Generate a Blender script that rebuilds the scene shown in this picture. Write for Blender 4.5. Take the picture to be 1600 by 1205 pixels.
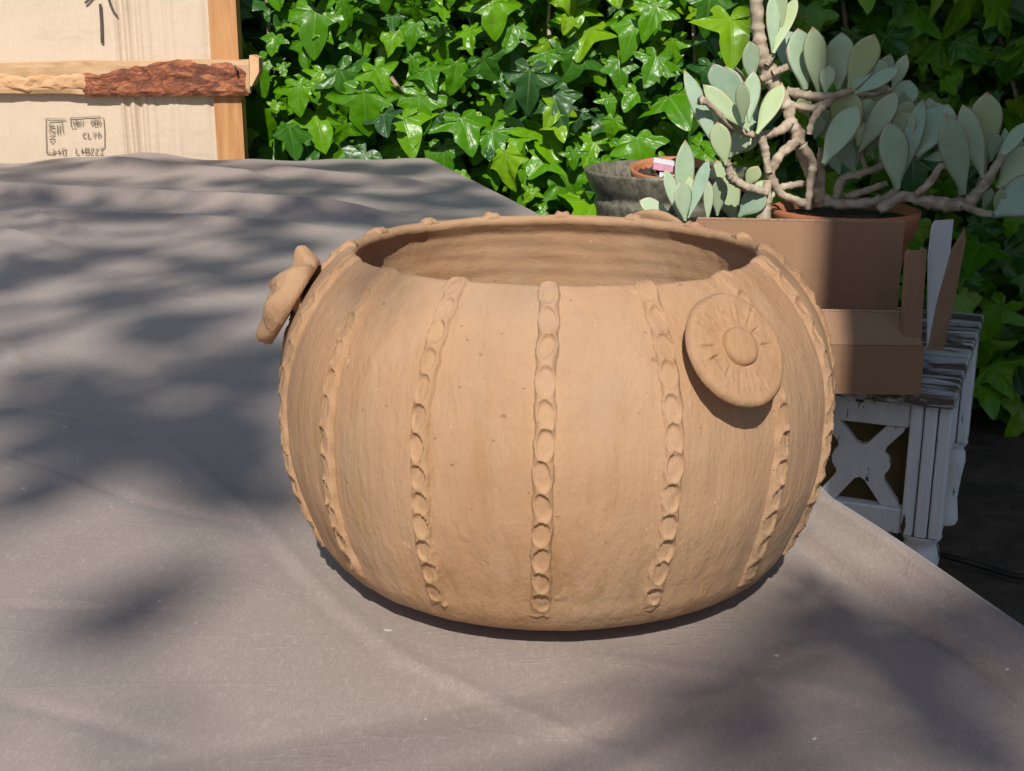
import bpy, math, random
import numpy as np
from mathutils import Vector, Matrix, noise as mnoise
R = math.radians
random.seed(7)
rng = np.random.default_rng(7)
for o in list(bpy.data.objects):
    bpy.data.objects.remove(o)
SC = bpy.context.scene
COL = SC.collection

# ------------------------------------------------------------ camera, sky, sun, exposure
CZ, PITCH, FPX = 1.05, R(16.25), 2000.0
cam = bpy.data.cameras.new('camera')
cam.sensor_width = 36.0
cam.lens = 36.0 * FPX / 1600.0
cam.clip_start = 0.05
cam.clip_end = 500
camo = bpy.data.objects.new('camera', cam)
camo.location = (0, 0, CZ)
camo.rotation_euler = (math.pi / 2 - PITCH, 0, 0)
COL.objects.link(camo)
SC.camera = camo

SUN_EL, SUN_AZ = R(42), R(0.5)          # light travels towards +y, a touch to the right
world = bpy.data.worlds.new('World')
SC.world = world
world.use_nodes = True
wn = world.node_tree
bg = wn.nodes['Background']
sky = wn.nodes.new('ShaderNodeTexSky')
sky.sky_type = 'NISHITA'
sky.sun_disc = False
sky.sun_elevation = SUN_EL
sky.sun_rotation = R(180)
wn.links.new(sky.outputs[0], bg.inputs[0])
bg.inputs[1].default_value = 0.115
sl = bpy.data.lights.new('sun', 'SUN')
sl.energy = 5.0
sl.angle = R(0.53)
sl.color = (1.0, 0.945, 0.86)
so = bpy.data.objects.new('sun', sl)
SUNV = Vector((-math.sin(SUN_AZ) * math.cos(SUN_EL), -math.cos(SUN_AZ) * math.cos(SUN_EL), math.sin(SUN_EL)))
so.rotation_euler = SUNV.to_track_quat('Z', 'Y').to_euler()
so.location = (0, -6, 8)
COL.objects.link(so)
SC.view_settings.view_transform = 'Standard'
SC.view_settings.look = 'None'
SC.view_settings.gamma = 1
SC.view_settings.exposure = 0.0
SC.view_settings.use_curve_mapping = False

# ------------------------------------------------------------ helpers
def ray(px, py):
    a = (px - 800) / FPX
    b = (602.5 - py) / FPX
    c, s = math.cos(PITCH), math.sin(PITCH)
    return Vector((a, c + b * s, -s + b * c))
def P(px, py, Y):                      # point on the plane y = Y
    d = ray(px, py)
    return Vector((0, 0, CZ)) + d * (Y / d.y)
def PZ(px, py, z):                     # point on the plane z
    d = ray(px, py)
    return Vector((0, 0, CZ)) + d * ((z - CZ) / d.z)
def PX(p):
    v = Vector(p) - Vector((0, 0, CZ))
    c, s = math.cos(PITCH), math.sin(PITCH)
    d = v.y * c - v.z * s
    u = v.y * s + v.z * c
    return 800 + FPX * v.x / d, 602.5 - FPX * u / d, d
def fbm(x, y, z=0.0, oct=3):
    return mnoise.fractal(Vector((x, y, z)), 1.0, 2.0, oct)

class MB:
    def __init__(s):
        s.v, s.f = [], []
    def add(s, vs, fs):
        k = len(s.v)
        s.v += [tuple(a) for a in vs]
        s.f += [tuple(i + k for i in f) for f in fs]
        return s
    def box(s, c, d, m=None, bev=0.0):
        cx, cy, cz = c
        x, y, z = d[0] / 2, d[1] / 2, d[2] / 2
        if bev <= 0:
            vs = [Vector((cx + i * x, cy + j * y, cz + k * z)) for k in (-1, 1) for j in (-1, 1) for i in (-1, 1)]
            fs = [(0, 2, 3, 1), (4, 5, 7, 6), (0, 1, 5, 4), (2, 6, 7, 3), (0, 4, 6, 2), (1, 3, 7, 5)]
        else:
            b = bev
            vs, fs, idx = [], [], {}
            for k in (-1, 1):
                for j in (-1, 1):
                    for i in (-1, 1):
                        for ax in range(3):
                            p = [i * x, j * y, k * z]
                            sg = (i, j, k)
                            for a2 in range(3):
                                if a2 != ax:
                                    p[a2] -= sg[a2] * b
                            idx[(i, j, k, ax)] = len(vs)
                            vs.append(Vector((cx + p[0], cy + p[1], cz + p[2])))
            I = lambda i, j, k, a: idx[(i, j, k, a)]
            for sx in (-1, 1):
                q = [I(sx, -1, -1, 0), I(sx, 1, -1, 0), I(sx, 1, 1, 0), I(sx, -1, 1, 0)]
                fs.append(q if sx > 0 else q[::-1])
                q = [I(-1, sx, -1, 1), I(1, sx, -1, 1), I(1, sx, 1, 1), I(-1, sx, 1, 1)]
                fs.append(q[::-1] if sx > 0 else q)
                q = [I(-1, -1, sx, 2), I(1, -1, sx, 2), I(1, 1, sx, 2), I(-1, 1, sx, 2)]
                fs.append(q if sx > 0 else q[::-1])
            for a in (-1, 1):
                for b2 in (-1, 1):
                    fs.append((I(a, b2, -1, 0), I(a, b2, 1, 0), I(a, b2, 1, 1), I(a, b2, -1, 1)))
                    fs.append((I(a, -1, b2, 0), I(a, 1, b2, 0), I(a, 1, b2, 2), I(a, -1, b2, 2)))
                    fs.append((I(-1, a, b2, 1), I(1, a, b2, 1), I(1, a, b2, 2), I(-1, a, b2, 2)))
                    for c2 in (-1, 1):
                        fs.append((I(a, b2, c2, 0), I(a, b2, c2, 1), I(a, b2, c2, 2)))
        if m is not None:
            vs = [m @ v for v in vs]
        return s.add(vs, fs)
    def tube(s, pts, rad, n=8, cap=True, wob=0.0):
        pts = [Vector(p) for p in pts]
        vs, fs = [], []
        up = Vector((0.13, 0.3, 1)).normalized()
        for i, p in enumerate(pts):
            t = (pts[min(i + 1, len(pts) - 1)] - pts[max(i - 1, 0)]).normalized()
            a = t.cross(up)
            if a.length < 0.05:
                a = t.cross(Vector((1, 0, 0)))
            a.normalize()
            b = t.cross(a)
            r = rad[i] if hasattr(rad, '__len__') else rad
            for k in range(n):
                th = 2 * math.pi * k / n
                rr = r * (1 + wob * mnoise.noise((p * 60) + Vector((k * 1.7, 0, 0))))
                vs.append(p + a * (rr * math.cos(th)) + b * (rr * math.sin(th)))
        for i in range(len(pts) - 1):
            for k in range(n):
                fs.append((i * n + k, i * n + (k + 1) % n, (i + 1) * n + (k + 1) % n, (i + 1) * n + k))
        if cap:
            fs.append(tuple(range(n))[::-1])
            fs.append(tuple(range((len(pts) - 1) * n, len(pts) * n)))
        return s.add(vs, fs)
    def lathe(s, prof, n=48, wob=0.0, seed=0):
        vs, fs = [], []
        for (r, z) in prof:
            for k in range(n):
                th = 2 * math.pi * k / n
                rr = r * (1 + wob * mnoise.noise(Vector((math.cos(th) * 1.5 + seed, math.sin(th) * 1.5, z * 8))))
                vs.append((rr * math.cos(th), rr * math.sin(th), z))
        for i in range(len(prof) - 1):
            for k in range(n):
                fs.append((i * n + k, i * n + (k + 1) % n, (i + 1) * n + (k + 1) % n, (i + 1) * n + k))
        return s.add(vs, fs)
    def build(s, name, mat, parent=None, smooth=False):
        me = bpy.data.meshes.new(name)
        me.from_pydata(s.v, [], s.f)
        me.update()
        return mobj(name, me, mat, parent, smooth)

def mobj(name, me, mat=None, parent=None, smooth=False):
    if mat is not None and not me.materials:
        me.materials.append(mat)
    if smooth:
        me.polygons.foreach_set('use_smooth', [True] * len(me.polygons))
    o = bpy.data.objects.new(name, me)
    COL.objects.link(o)
    if parent:
        o.parent = parent
    return o
def grid_mesh(name, V, nu, nv, wrap=False):
    me = bpy.data.meshes.new(name)
    F = []
    for i in range(nu - 1):
        for j in range(nv if wrap else nv - 1):
            j2 = (j + 1) % nv
            F.append((i * nv + j, i * nv + j2, (i + 1) * nv + j2, (i + 1) * nv + j))
    me.from_pydata(V, [], F)
    me.update()
    return me
def flip(me):
    me.flip_normals()
    return me
def empty(name, loc=(0, 0, 0), rz=0.0):
    o = bpy.data.objects.new(name, None)
    o.location = loc
    o.rotation_euler = (0, 0, rz)
    o.empty_display_size = 0.05
    COL.objects.link(o)
    return o
def tag(o, label=None, cat=None, group=None, kind=None):
    if label: o['label'] = label
    if cat: o['category'] = cat
    if group: o['group'] = group
    if kind: o['kind'] = kind
    return o
def smooth_poly(pts, k=4):
    pts = [Vector(p) for p in pts]
    out = []
    for i in range(len(pts) - 1):
        p0, p1, p2, p3 = pts[max(i - 1, 0)], pts[i], pts[i + 1], pts[min(i + 2, len(pts) - 1)]
        for j in range(k):
            t = j / k
            out.append(0.5 * ((2 * p1) + (p2 - p0) * t + (2 * p0 - 5 * p1 + 4 * p2 - p3) * t * t + (3 * p1 - p0 - 3 * p2 + p3) * t ** 3))
    out.append(pts[-1])
    return out

# ------------------------------------------------------------ materials
class NT:
    def __init__(s, name):
        s.m = bpy.data.materials.new(name)
        s.m.use_nodes = True
        s.t = s.m.node_tree
        s.b = s.t.nodes['Principled BSDF']
        s.out = s.t.nodes['Material Output']
        s.tc = s.t.nodes.new('ShaderNodeTexCoord')
    def n(s, typ, **kw):
        nd = s.t.nodes.new(typ)
        for k, v in kw.items():
            setattr(nd, k, v)
        return nd
    def l(s, a, b):
        s.t.links.new(a, b)
    def mapping(s, scale=(1, 1, 1), coord='Object', rot=(0, 0, 0)):
        mp = s.n('ShaderNodeMapping')
        mp.inputs['Scale'].default_value = scale
        mp.inputs['Rotation'].default_value = rot
        s.l(s.tc.outputs[coord], mp.inputs[0])
        return mp.outputs[0]
    def noise(s, scale, detail=4, rough=0.55, vec=None, dist=0.0):
        nd = s.n('ShaderNodeTexNoise')
        nd.inputs['Scale'].default_value = scale
        nd.inputs['Detail'].default_value = detail
        nd.inputs['Roughness'].default_value = rough
        nd.inputs['Distortion'].default_value = dist
        s.l(vec if vec is not None else s.tc.outputs['Object'], nd.inputs['Vector'])
        return nd.outputs['Fac']
    def ramp(s, fac, stops, interp='LINEAR'):
        r = s.n('ShaderNodeValToRGB')
        r.color_ramp.interpolation = interp
        e = r.color_ramp.elements
        while len(e) < len(stops):
            e.new(0.5)
        for el, (p, c) in zip(e, stops):
            el.position = p
            el.color = (*c, 1) if len(c) == 3 else c
        s.l(fac, r.inputs[0])
        return r.outputs[0]
    def math(s, op, a, b=None, c=None, clamp=False):
        nd = s.n('ShaderNodeMath', operation=op)
        nd.use_clamp = clamp
        for i, v in enumerate((a, b, c)):
            if v is None: continue
            if isinstance(v, (int, float)): nd.inputs[i].default_value = v
            else: s.l(v, nd.inputs[i])
        return nd.outputs[0]
    def mix(s, fac, a, b, blend='MIX'):
        nd = s.n('ShaderNodeMix', data_type='RGBA', blend_type=blend)
        for i, v in ((0, fac), (6, a), (7, b)):
            if isinstance(v, (int, float)): nd.inputs[i].default_value = v
            elif isinstance(v, tuple): nd.inputs[i].default_value = (*v, 1)
            else: s.l(v, nd.inputs[i])
        return nd.outputs[2]
    def bump(s, h, strength, dist, prev=None):
        nd = s.n('ShaderNodeBump')
        nd.inputs['Strength'].default_value = strength
        nd.inputs['Distance'].default_value = dist
        s.l(h, nd.inputs['Height'])
        if prev is not None: s.l(prev, nd.inputs['Normal'])
        return nd.outputs[0]
    def fin(s, col=None, rough=None, nrm=None, **kw):
        if col is not None:
            if isinstance(col, tuple): s.b.inputs['Base Color'].default_value = (*col, 1)
            else: s.l(col, s.b.inputs['Base Color'])
        if rough is not None:
            if isinstance(rough, (int, float)): s.b.inputs['Roughness'].default_value = rough
            else: s.l(rough, s.b.inputs['Roughness'])
        if nrm is not None: s.l(nrm, s.b.inputs['Normal'])
        for k, v in kw.items():
            s.b.inputs[k].default_value = v
        return s.m

def m_clay(name='raw_clay', zs=1.0, kb=1.0):
    t = NT(name)
    sx = t.n('ShaderNodeSeparateXYZ')
    t.l(t.tc.outputs['Object'], sx.inputs[0])
    low = t.ramp(sx.outputs[2], [(0.02, (1, 1, 1)), (0.14, (0.25, 0.25, 0.25))])
    st = t.noise(75, 5, 0.65, t.mapping((1, 1, 0.10 * zs)))
    big = t.noise(11, 3, 0.5)
    mid = t.noise(30, 5, 0.65, t.mapping((1, 1, 0.45 * zs)))
    c = t.ramp(big, [(0.3, (0.3704, 0.1979, 0.1011)), (0.48, (0.4074, 0.2305, 0.1271)), (0.62, (0.4465, 0.2653, 0.1548)), (0.75, (0.3796, 0.2445, 0.1618))])
    m1 = t.math('MULTIPLY', t.ramp(st, [(0.50, (0, 0, 0)), (0.66, (1, 1, 1))]), low)
    c = t.mix(t.math('MULTIPLY', m1, 0.95 * kb), c, (0.315, 0.172, 0.070))
    c = t.mix(t.math('MULTIPLY', t.ramp(mid, [(0.52, (0, 0, 0)), (0.72, (1, 1, 1))]), 0.42), c, (0.4444, 0.294, 0.1926))
    c = t.mix(t.math('MULTIPLY', t.ramp(t.noise(19, 4, 0.6, t.mapping((1, 1, 0.6), rot=(0.4, 0, 0.3))), [(0.55, (0, 0, 0)), (0.75, (1, 1, 1))]), 0.4), c, (0.36, 0.245, 0.175))
    blo = t.ramp(t.noise(6.5, 5, 0.62, t.mapping((1, 1, 0.7))), [(0.5, (0, 0, 0)), (0.64, (1, 1, 1))])
    c = t.mix(t.math('MULTIPLY', blo, 0.34), c, (0.36, 0.235, 0.16))
    pit = t.noise(260, 2, 0.5)
    spk = t.ramp(pit, [(0.745, (0, 0, 0)), (0.765, (1, 1, 1))])
    c = t.mix(t.math('MULTIPLY', spk, 0.5), c, (0.62, 0.48, 0.35))
    c = t.mix(1.0, c, (0.945, 0.965, 0.925), 'MULTIPLY')
    hole = t.ramp(t.noise(330, 1, 0.4, t.mapping((0.7, 0.7, 1.2), rot=(0.3, 0.2, 0))), [(0.772, (0, 0, 0)), (0.80, (1, 1, 1))])
    c = t.mix(t.math('MULTIPLY', hole, 0.4), c, (0.16, 0.085, 0.045))
    h1 = t.noise(95, 6, 0.65, t.mapping((1, 1, 0.30 * zs)))
    h2 = t.noise(320, 3, 0.6)
    nb = t.bump(h1, 0.36 * kb, 0.004)
    nb = t.bump(h2, 0.14, 0.002, nb)
    nb = t.bump(hole, 0.6, -0.001, nb)
    scr = t.noise(30, 6, 0.65, t.mapping((1, 1, 0.16 * zs), rot=(0.1, 0.05, 0)))
    nb = t.bump(scr, 0.40 * kb, 0.007, nb)
    gou = t.ramp(t.noise(48, 3, 0.5, t.mapping((1, 1, 0.5))), [(0.66, (0, 0, 0)), (0.70, (1, 1, 1))])
    nb = t.bump(gou, 0.35, 0.0012, nb)
    return t.fin(c, 0.82, nb)

def m_cloth():
    t = NT('taupe_cloth')
    f = t.noise(700, 3, 0.7)
    fib = t.noise(420, 3, 0.6, t.mapping((1, 0.35, 1), rot=(0, 0, 0.6)), 1.5)
    big = t.noise(2.6, 3, 0.5)
    c = t.ramp(big, [(0.35, (0.288, 0.232, 0.204)), (0.65, (0.325, 0.266, 0.236))])
    c = t.mix(t.math('MULTIPLY', t.ramp(fib, [(0.5, (0, 0, 0)), (0.68, (1, 1, 1))]), 0.30), c, (0.50, 0.425, 0.38))
    c = t.mix(t.math('MULTIPLY', t.ramp(f, [(0.3, (1, 1, 1)), (0.5, (0, 0, 0))]), 0.3), c, (0.17, 0.137, 0.122))
    lint = t.noise(120, 1, 0.3)
    c = t.mix(t.ramp(lint, [(0.80, (0, 0, 0)), (0.82, (1, 1, 1))]), c, (0.6, 0.57, 0.53))
    nb = t.bump(fib, 0.3, 0.0012)
    nb = t.bump(f, 0.25, 0.0008, nb)
    w = t.noise(9, 3, 0.5)
    nb = t.bump(w, 0.25, 0.012, nb)
    lin = t.noise(16, 4, 0.6, t.mapping((0.25, 1.0, 1), rot=(0, 0, -0.35)), 0.8)
    rid = t.ramp(t.math('ABSOLUTE', t.math('SUBTRACT', lin, 0.5)), [(0.0, (1, 1, 1)), (0.022, (0, 0, 0))])
    nb = t.bump(rid, 0.16, 0.0014, nb)
    return t.fin(c, 0.62, nb, **{'Sheen Weight': 0.25, 'Sheen Roughness': 0.4, 'Specular IOR Level': 0.35})

def leaf_veins(t):
    uv = t.n('ShaderNodeUVMap').outputs[0]
    sp = t.n('ShaderNodeSeparateXYZ')
    t.l(uv, sp.inputs[0])
    x = t.math('SUBTRACT', sp.outputs[0], 0.5)
    y = t.math('SUBTRACT', sp.outputs[1], 0.7)
    ax = t.math('ABSOLUTE', x)
    best = None
    for a in (0, 64, 118):                      # degrees from the tip direction (-y)
        sx, sy = math.sin(R(a)), -math.cos(R(a))
        along = t.math('ADD', t.math('MULTIPLY', ax, sx), t.math('MULTIPLY', y, sy))
        per = t.math('ABSOLUTE', t.math('SUBTRACT', t.math('MULTIPLY', ax, sy), t.math('MULTIPLY', y, sx)))
        per = t.math('ADD', per, t.math('MULTIPLY', t.math('MAXIMUM', along, 0), 0.025))
        per = t.math('ADD', per, t.math('MULTIPLY', t.math('LESS_THAN', along, 0.0), 1.0))
        best = per if best is None else t.math('MINIMUM', best, per)
    return t.ramp(best, [(0.003, (1, 1, 1)), (0.017, (0, 0, 0))])

def m_ivy():
    t = NT('ivy_leaf')
    v = leaf_veins(t)
    oi = t.n('ShaderNodeObjectInfo')
    at = t.n('ShaderNodeAttribute', attribute_name='rnd')
    rnd = t.math('FRACT', t.math('ADD', oi.outputs['Random'], at.outputs['Fac']))
    c = t.ramp(rnd, [(0.0, (0.03, 0.085, 0.03)), (0.12, (0.035, 0.125, 0.016)), (0.24, (0.055, 0.19, 0.003)), (0.65, (0.092, 0.27, 0.002)), (0.88, (0.135, 0.32, 0.003)), (1.0, (0.22, 0.38, 0.010))])
    uvn = t.n('ShaderNodeUVMap').outputs[0]
    vo = t.n('ShaderNodeVectorMath', operation='ADD')
    t.l(uvn, vo.inputs[0])
    cmb = t.n('ShaderNodeCombineXYZ')
    t.l(t.math('MULTIPLY', rnd, 37.0), cmb.inputs[0]); t.l(t.math('MULTIPLY', rnd, 91.0), cmb.inputs[2])
    t.l(cmb.outputs[0], vo.inputs[1])
    lv = vo.outputs[0]
    n1 = t.noise(3.5, 5, 0.65, lv)
    c = t.mix(t.math('MULTIPLY', t.ramp(n1, [(0.4, (0, 0, 0)), (0.7, (1, 1, 1))]), 0.3), c, (0.035, 0.12, 0.015))
    c = t.mix(t.math('MULTIPLY', v, 0.42), c, (0.24, 0.40, 0.10))
    nb = t.bump(v, 0.35, -0.002)
    nb = t.bump(t.noise(5.0, 2, 0.5, lv), 0.35, 0.02, nb)
    spot = t.ramp(t.noise(14, 2, 0.5, lv), [(0.72, (0, 0, 0)), (0.76, (1, 1, 1))])
    c = t.mix(t.math('MULTIPLY', spot, 0.5), c, (0.16, 0.13, 0.04))
    m = t.fin(c, 0.33, nb, **{'Specular IOR Level': 0.36})
    tr = t.n('ShaderNodeBsdfTranslucent')
    t.l(t.mix(1.0, c, (1.0, 1.15, 0.5), 'MULTIPLY'), tr.inputs[0])
    mx = t.n('ShaderNodeMixShader')
    mx.inputs[0].default_value = 0.22
    t.l(t.b.outputs[0], mx.inputs[1]); t.l(tr.outputs[0], mx.inputs[2])
    t.l(mx.outputs[0], t.out.inputs[0])
    return m

def m_simple(name, stops, scale=20, rough=0.7, bump=0.2, bd=0.003, stretch=(1, 1, 1), detail=5, **kw):
    t = NT(name)
    n1 = t.noise(scale, detail, 0.6, t.mapping(stretch))
    k = len(stops)
    c = t.ramp(n1, [(0.28 + 0.44 * i / max(k - 1, 1), s) for i, s in enumerate(stops)])
    nb = t.bump(t.noise(scale * 2.3, 4, 0.6, t.mapping(stretch)), bump, bd)
    return t.fin(c, rough, nb, **kw)

def m_succulent():
    t = NT('succulent_leaf')
    at = t.n('ShaderNodeAttribute', attribute_name='edge')
    oi = t.n('ShaderNodeObjectInfo')
    c = t.ramp(oi.outputs['Random'], [(0, (0.24, 0.36, 0.25)), (0.5, (0.34, 0.45, 0.28)), (1, (0.41, 0.50, 0.24))])
    c = t.mix(t.math('MULTIPLY', t.ramp(t.noise(30, 4, 0.6), [(0.4, (0, 0, 0)), (0.7, (1, 1, 1))]), 0.35), c, (0.47, 0.53, 0.44))
    c = t.mix(t.math('MULTIPLY', t.ramp(at.outputs['Fac'], [(0.45, (0, 0, 0)), (0.9, (1, 1, 1))]), 0.75), c, (0.43, 0.19, 0.13))
    return t.fin(c, 0.5, t.bump(t.noise(80, 3), 0.1, 0.002), **{'Subsurface Weight': 0.0})

def m_bark():
    t = NT('rough_bark')
    n1 = t.noise(55, 6, 0.7, t.mapping((0.45, 1, 1)), 1.2)
    c = t.ramp(n1, [(0.3, (0.055, 0.022, 0.014)), (0.46, (0.17, 0.058, 0.030)), (0.56, (0.34, 0.11, 0.05)), (0.70, (0.50, 0.22, 0.10))])
    return t.fin(c, 0.85, t.bump(n1, 0.7, 0.008))

def m_wood(name, a, b, ax=2, sc=22):
    t = NT(name)
    s = [1, 1, 1]
    s[ax] = 0.08
    n1 = t.noise(sc * 3, 5, 0.65, t.mapping(tuple(s)), 0.6)
    n2 = t.noise(sc * 0.6, 3, 0.5)
    c = t.ramp(n1, [(0.32, a), (0.68, b)])
    c = t.mix(t.math('MULTIPLY', n2, 0.35), c, tuple(k * 0.62 for k in a))
    return t.fin(c, 0.7, t.bump(n1, 0.35, 0.003))

def m_cardboard(name, col, k=0.5):
    t = NT(name)
    n1 = t.noise(7, 4, 0.6)
    n2 = t.noise(160, 3, 0.6, t.mapping((1, 1, 0.15)))
    c = t.mix(t.math('MULTIPLY', n1, 0.5), col, tuple(v * 0.8 for v in col))
    c = t.mix(t.math('MULTIPLY', t.ramp(n2, [(0.45, (0, 0, 0)), (0.7, (1, 1, 1))]), 0.18), c, tuple(v * 0.72 for v in col))
    sc = t.ramp(t.noise(24, 5, 0.7, t.mapping((0.5, 1, 1.5))), [(0.56, (0, 0, 0)), (0.7, (1, 1, 1))])
    c = t.mix(t.math('MULTIPLY', sc, 0.30), c, tuple(v * 0.62 for v in col))
    fr_ = t.ramp(t.noise(70, 4, 0.7), [(0.66, (0, 0, 0)), (0.72, (1, 1, 1))])
    c = t.mix(t.math('MULTIPLY', fr_, 0.35), c, tuple(min(1, v * 1.5) for v in col))
    w = t.n('ShaderNodeTexWave', wave_type='BANDS', bands_direction='X')
    w.inputs['Scale'].default_value = 36
    w.inputs['Distortion'].default_value = 1.5
    w.inputs['Detail'].default_value = 2
    t.l(t.tc.outputs['Object'], w.inputs['Vector'])
    nb = t.bump(w.outputs['Fac'], 0.16 * k, 0.004)
    nb = t.bump(t.noise(42, 4, 0.6, t.mapping((1, 1, 2.2))), 0.4 * k, 0.004, nb)
    return t.fin(c, 0.8, nb)

def m_white_worn():
    t = NT('worn_white_paint')
    n1 = t.noise(22, 6, 0.7, t.mapping((1.4, 1.4, 0.4)), 0.4)
    n2 = t.noise(5, 3, 0.5)
    msk = t.ramp(t.math('ADD', n1, t.math('MULTIPLY', t.math('SUBTRACT', n2, 0.5), 0.5)), [(0.60, (0, 0, 0)), (0.625, (1, 1, 1))])
    g = t.noise(90, 4, 0.6, t.mapping((1, 1, 0.1)))
    paint = t.ramp(g, [(0.3, (0.72, 0.76, 0.80)), (0.7, (0.82, 0.85, 0.88))])
    c = t.mix(msk, paint, (0.075, 0.052, 0.036))
    return t.fin(c, 0.6, t.bump(msk, 0.5, -0.0015))

def m_white_top():
    t = NT('worn_plank_paint')
    n1 = t.noise(15, 6, 0.7, t.mapping((0.35, 1.6, 1)), 0.6)
    msk = t.ramp(n1, [(0.47, (0, 0, 0)), (0.53, (1, 1, 1))])
    c = t.mix(msk, (0.55, 0.57, 0.57), (0.11, 0.085, 0.065))
    return t.fin(c, 0.6, t.bump(msk, 0.5, -0.0015))

def m_stoneware():
    t = NT('speckled_stoneware')
    n1 = t.noise(75, 4, 0.7)
    n2 = t.noise(12, 3, 0.5)
    c = t.ramp(n1, [(0.36, (0.075, 0.065, 0.045)), (0.48, (0.16, 0.148, 0.11)), (0.66, (0.27, 0.255, 0.195))])
    c = t.mix(t.math('MULTIPLY', n2, 0.5), c, (0.12, 0.115, 0.09))
    return t.fin(c, 0.32, t.bump(n1, 0.12, 0.002))

def m_stem():
    t = NT('woody_stem')
    n1 = t.noise(38, 5, 0.65)
    c = t.ramp(n1, [(0.3, (0.20, 0.15, 0.11)), (0.5, (0.42, 0.335, 0.245)), (0.7, (0.56, 0.475, 0.37))])
    w = t.n('ShaderNodeTexWave', wave_type='BANDS', bands_direction='Z')
    w.inputs['Scale'].default_value = 14
    w.inputs['Distortion'].default_value = 5
    t.l(t.tc.outputs['Object'], w.inputs['Vector'])
    nb = t.bump(w.outputs['Fac'], 0.3, 0.003)
    return t.fin(c, 0.75, t.bump(n1, 0.4, 0.003, nb))

M = dict(
    clay=m_clay(), clayin=m_clay('tooled_clay', 10.0, 0.30), cloth=m_cloth(), ivy=m_ivy(), succ=m_succulent(), bark=m_bark(), stem=m_stem(),
    terracotta=m_simple('terracotta', [(0.36, 0.125, 0.055), (0.50, 0.20, 0.095)], 18, 0.75),
    soil=m_simple('soil', [(0.018, 0.012, 0.009), (0.06, 0.038, 0.026), (0.15, 0.10, 0.07)], 60, 0.95, 1.0, 0.01),
    ground=m_simple('bare_earth', [(0.045, 0.032, 0.022), (0.09, 0.065, 0.046), (0.13, 0.10, 0.075)], 9, 0.95, 0.8, 0.02),
    stoneware=m_stoneware(), white=m_white_worn(), whitetop=m_white_top(),
    olive=m_simple('dark_olive_board', [(0.13, 0.095, 0.035), (0.19, 0.14, 0.055)], 12, 0.8),
    board=m_cardboard('pale_cardboard', (0.62, 0.495, 0.372), 0.6),
    box=m_cardboard('brown_cardboard', (0.33, 0.185, 0.105), 0.35),
    boxedge=m_simple('cardboard_cut_edge', [(0.30, 0.17, 0.10), (0.50, 0.33, 0.21)], 160, 0.85, 0.6, 0.004, (1, 0.3, 0.3)),
    boxwhite=m_simple('white_liner', [(0.55, 0.55, 0.56), (0.62, 0.62, 0.63)], 12, 0.8, 0.05),
    post=m_wood('orange_timber', (0.40, 0.175, 0.06), (0.62, 0.33, 0.14), 2, 16),
    cutwood=m_wood('cut_timber', (0.42, 0.25, 0.12), (0.62, 0.41, 0.23), 0, 14),
    endgrain=m_simple('end_grain', [(0.50, 0.28, 0.13), (0.60, 0.37, 0.20)], 30, 0.8),
    ink=m_simple('faded_ink', [(0.17, 0.13, 0.105), (0.30, 0.235, 0.18)], 90, 0.9, 0.0),
    marker=m_simple('black_marker', [(0.06, 0.048, 0.04), (0.09, 0.07, 0.06)], 60, 0.8, 0.0),
    metal=m_simple('nail_steel', [(0.45, 0.45, 0.46), (0.6, 0.6, 0.6)], 60, 0.35, 0.1, Metallic=1.0),
    black=m_simple('black_rubber', [(0.012, 0.012, 0.013), (0.02, 0.02, 0.02)], 30, 0.5, 0.1),
    fence=m_wood('dark_fence_board', (0.055, 0.040, 0.030), (0.095, 0.07, 0.05), 2),
    tlabelw=m_simple('white_plastic', [(0.50, 0.50, 0.56), (0.58, 0.58, 0.64)], 20, 0.4, 0.0),
    tlabelp=m_simple('pink_print', [(0.42, 0.10, 0.22), (0.55, 0.30, 0.38)], 60, 0.5, 0.0),
    render=m_simple('shade_caster_render', [(0.42, 0.38, 0.33), (0.50, 0.46, 0.41)], 6, 0.9, 0.3),
    roof=m_simple('roof_tile', [(0.16, 0.08, 0.06), (0.24, 0.12, 0.08)], 6, 0.85, 0.4),
    glass=m_simple('window_glass', [(0.03, 0.035, 0.04), (0.05, 0.055, 0.06)], 2, 0.08, 0.0),
    treebark=m_simple('tree_bark', [(0.09, 0.07, 0.055), (0.19, 0.15, 0.12)], 14, 0.9, 0.8, 0.02, (1, 1, 0.25)),
    treeleaf=m_simple('tree_leaf', [(0.04, 0.09, 0.02), (0.07, 0.14, 0.03)], 8, 0.5, 0.1),
    tablewood=m_wood('table_board', (0.24, 0.16, 0.10), (0.34, 0.24, 0.15), 1),
)
#==SETTING==
# ------------------------------------------------------------ ground
TZ = 0.75
mb = MB()
N = 60
def gh(x, y):
    return 0.012 * fbm(x * 2.1, y * 2.1)
xs = [-40, -20, -10, -6, -4] + [-3 + 0.15 * i for i in range(51)] + [6, 9, 14, 24, 40]
ys = [-40, -20, -12, -7, -4, -2] + [-1 + 0.15 * i for i in range(40)] + [6, 9, 14, 24, 40]
V = [(x, y, gh(x, y)) for x in xs for y in ys]
me = grid_mesh('ground', V, len(xs), len(ys))
flip(me)
tag(mobj('ground', me, M['ground'], None, True), 'bare dark earth ground below the tables', None, None, 'structure')

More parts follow.
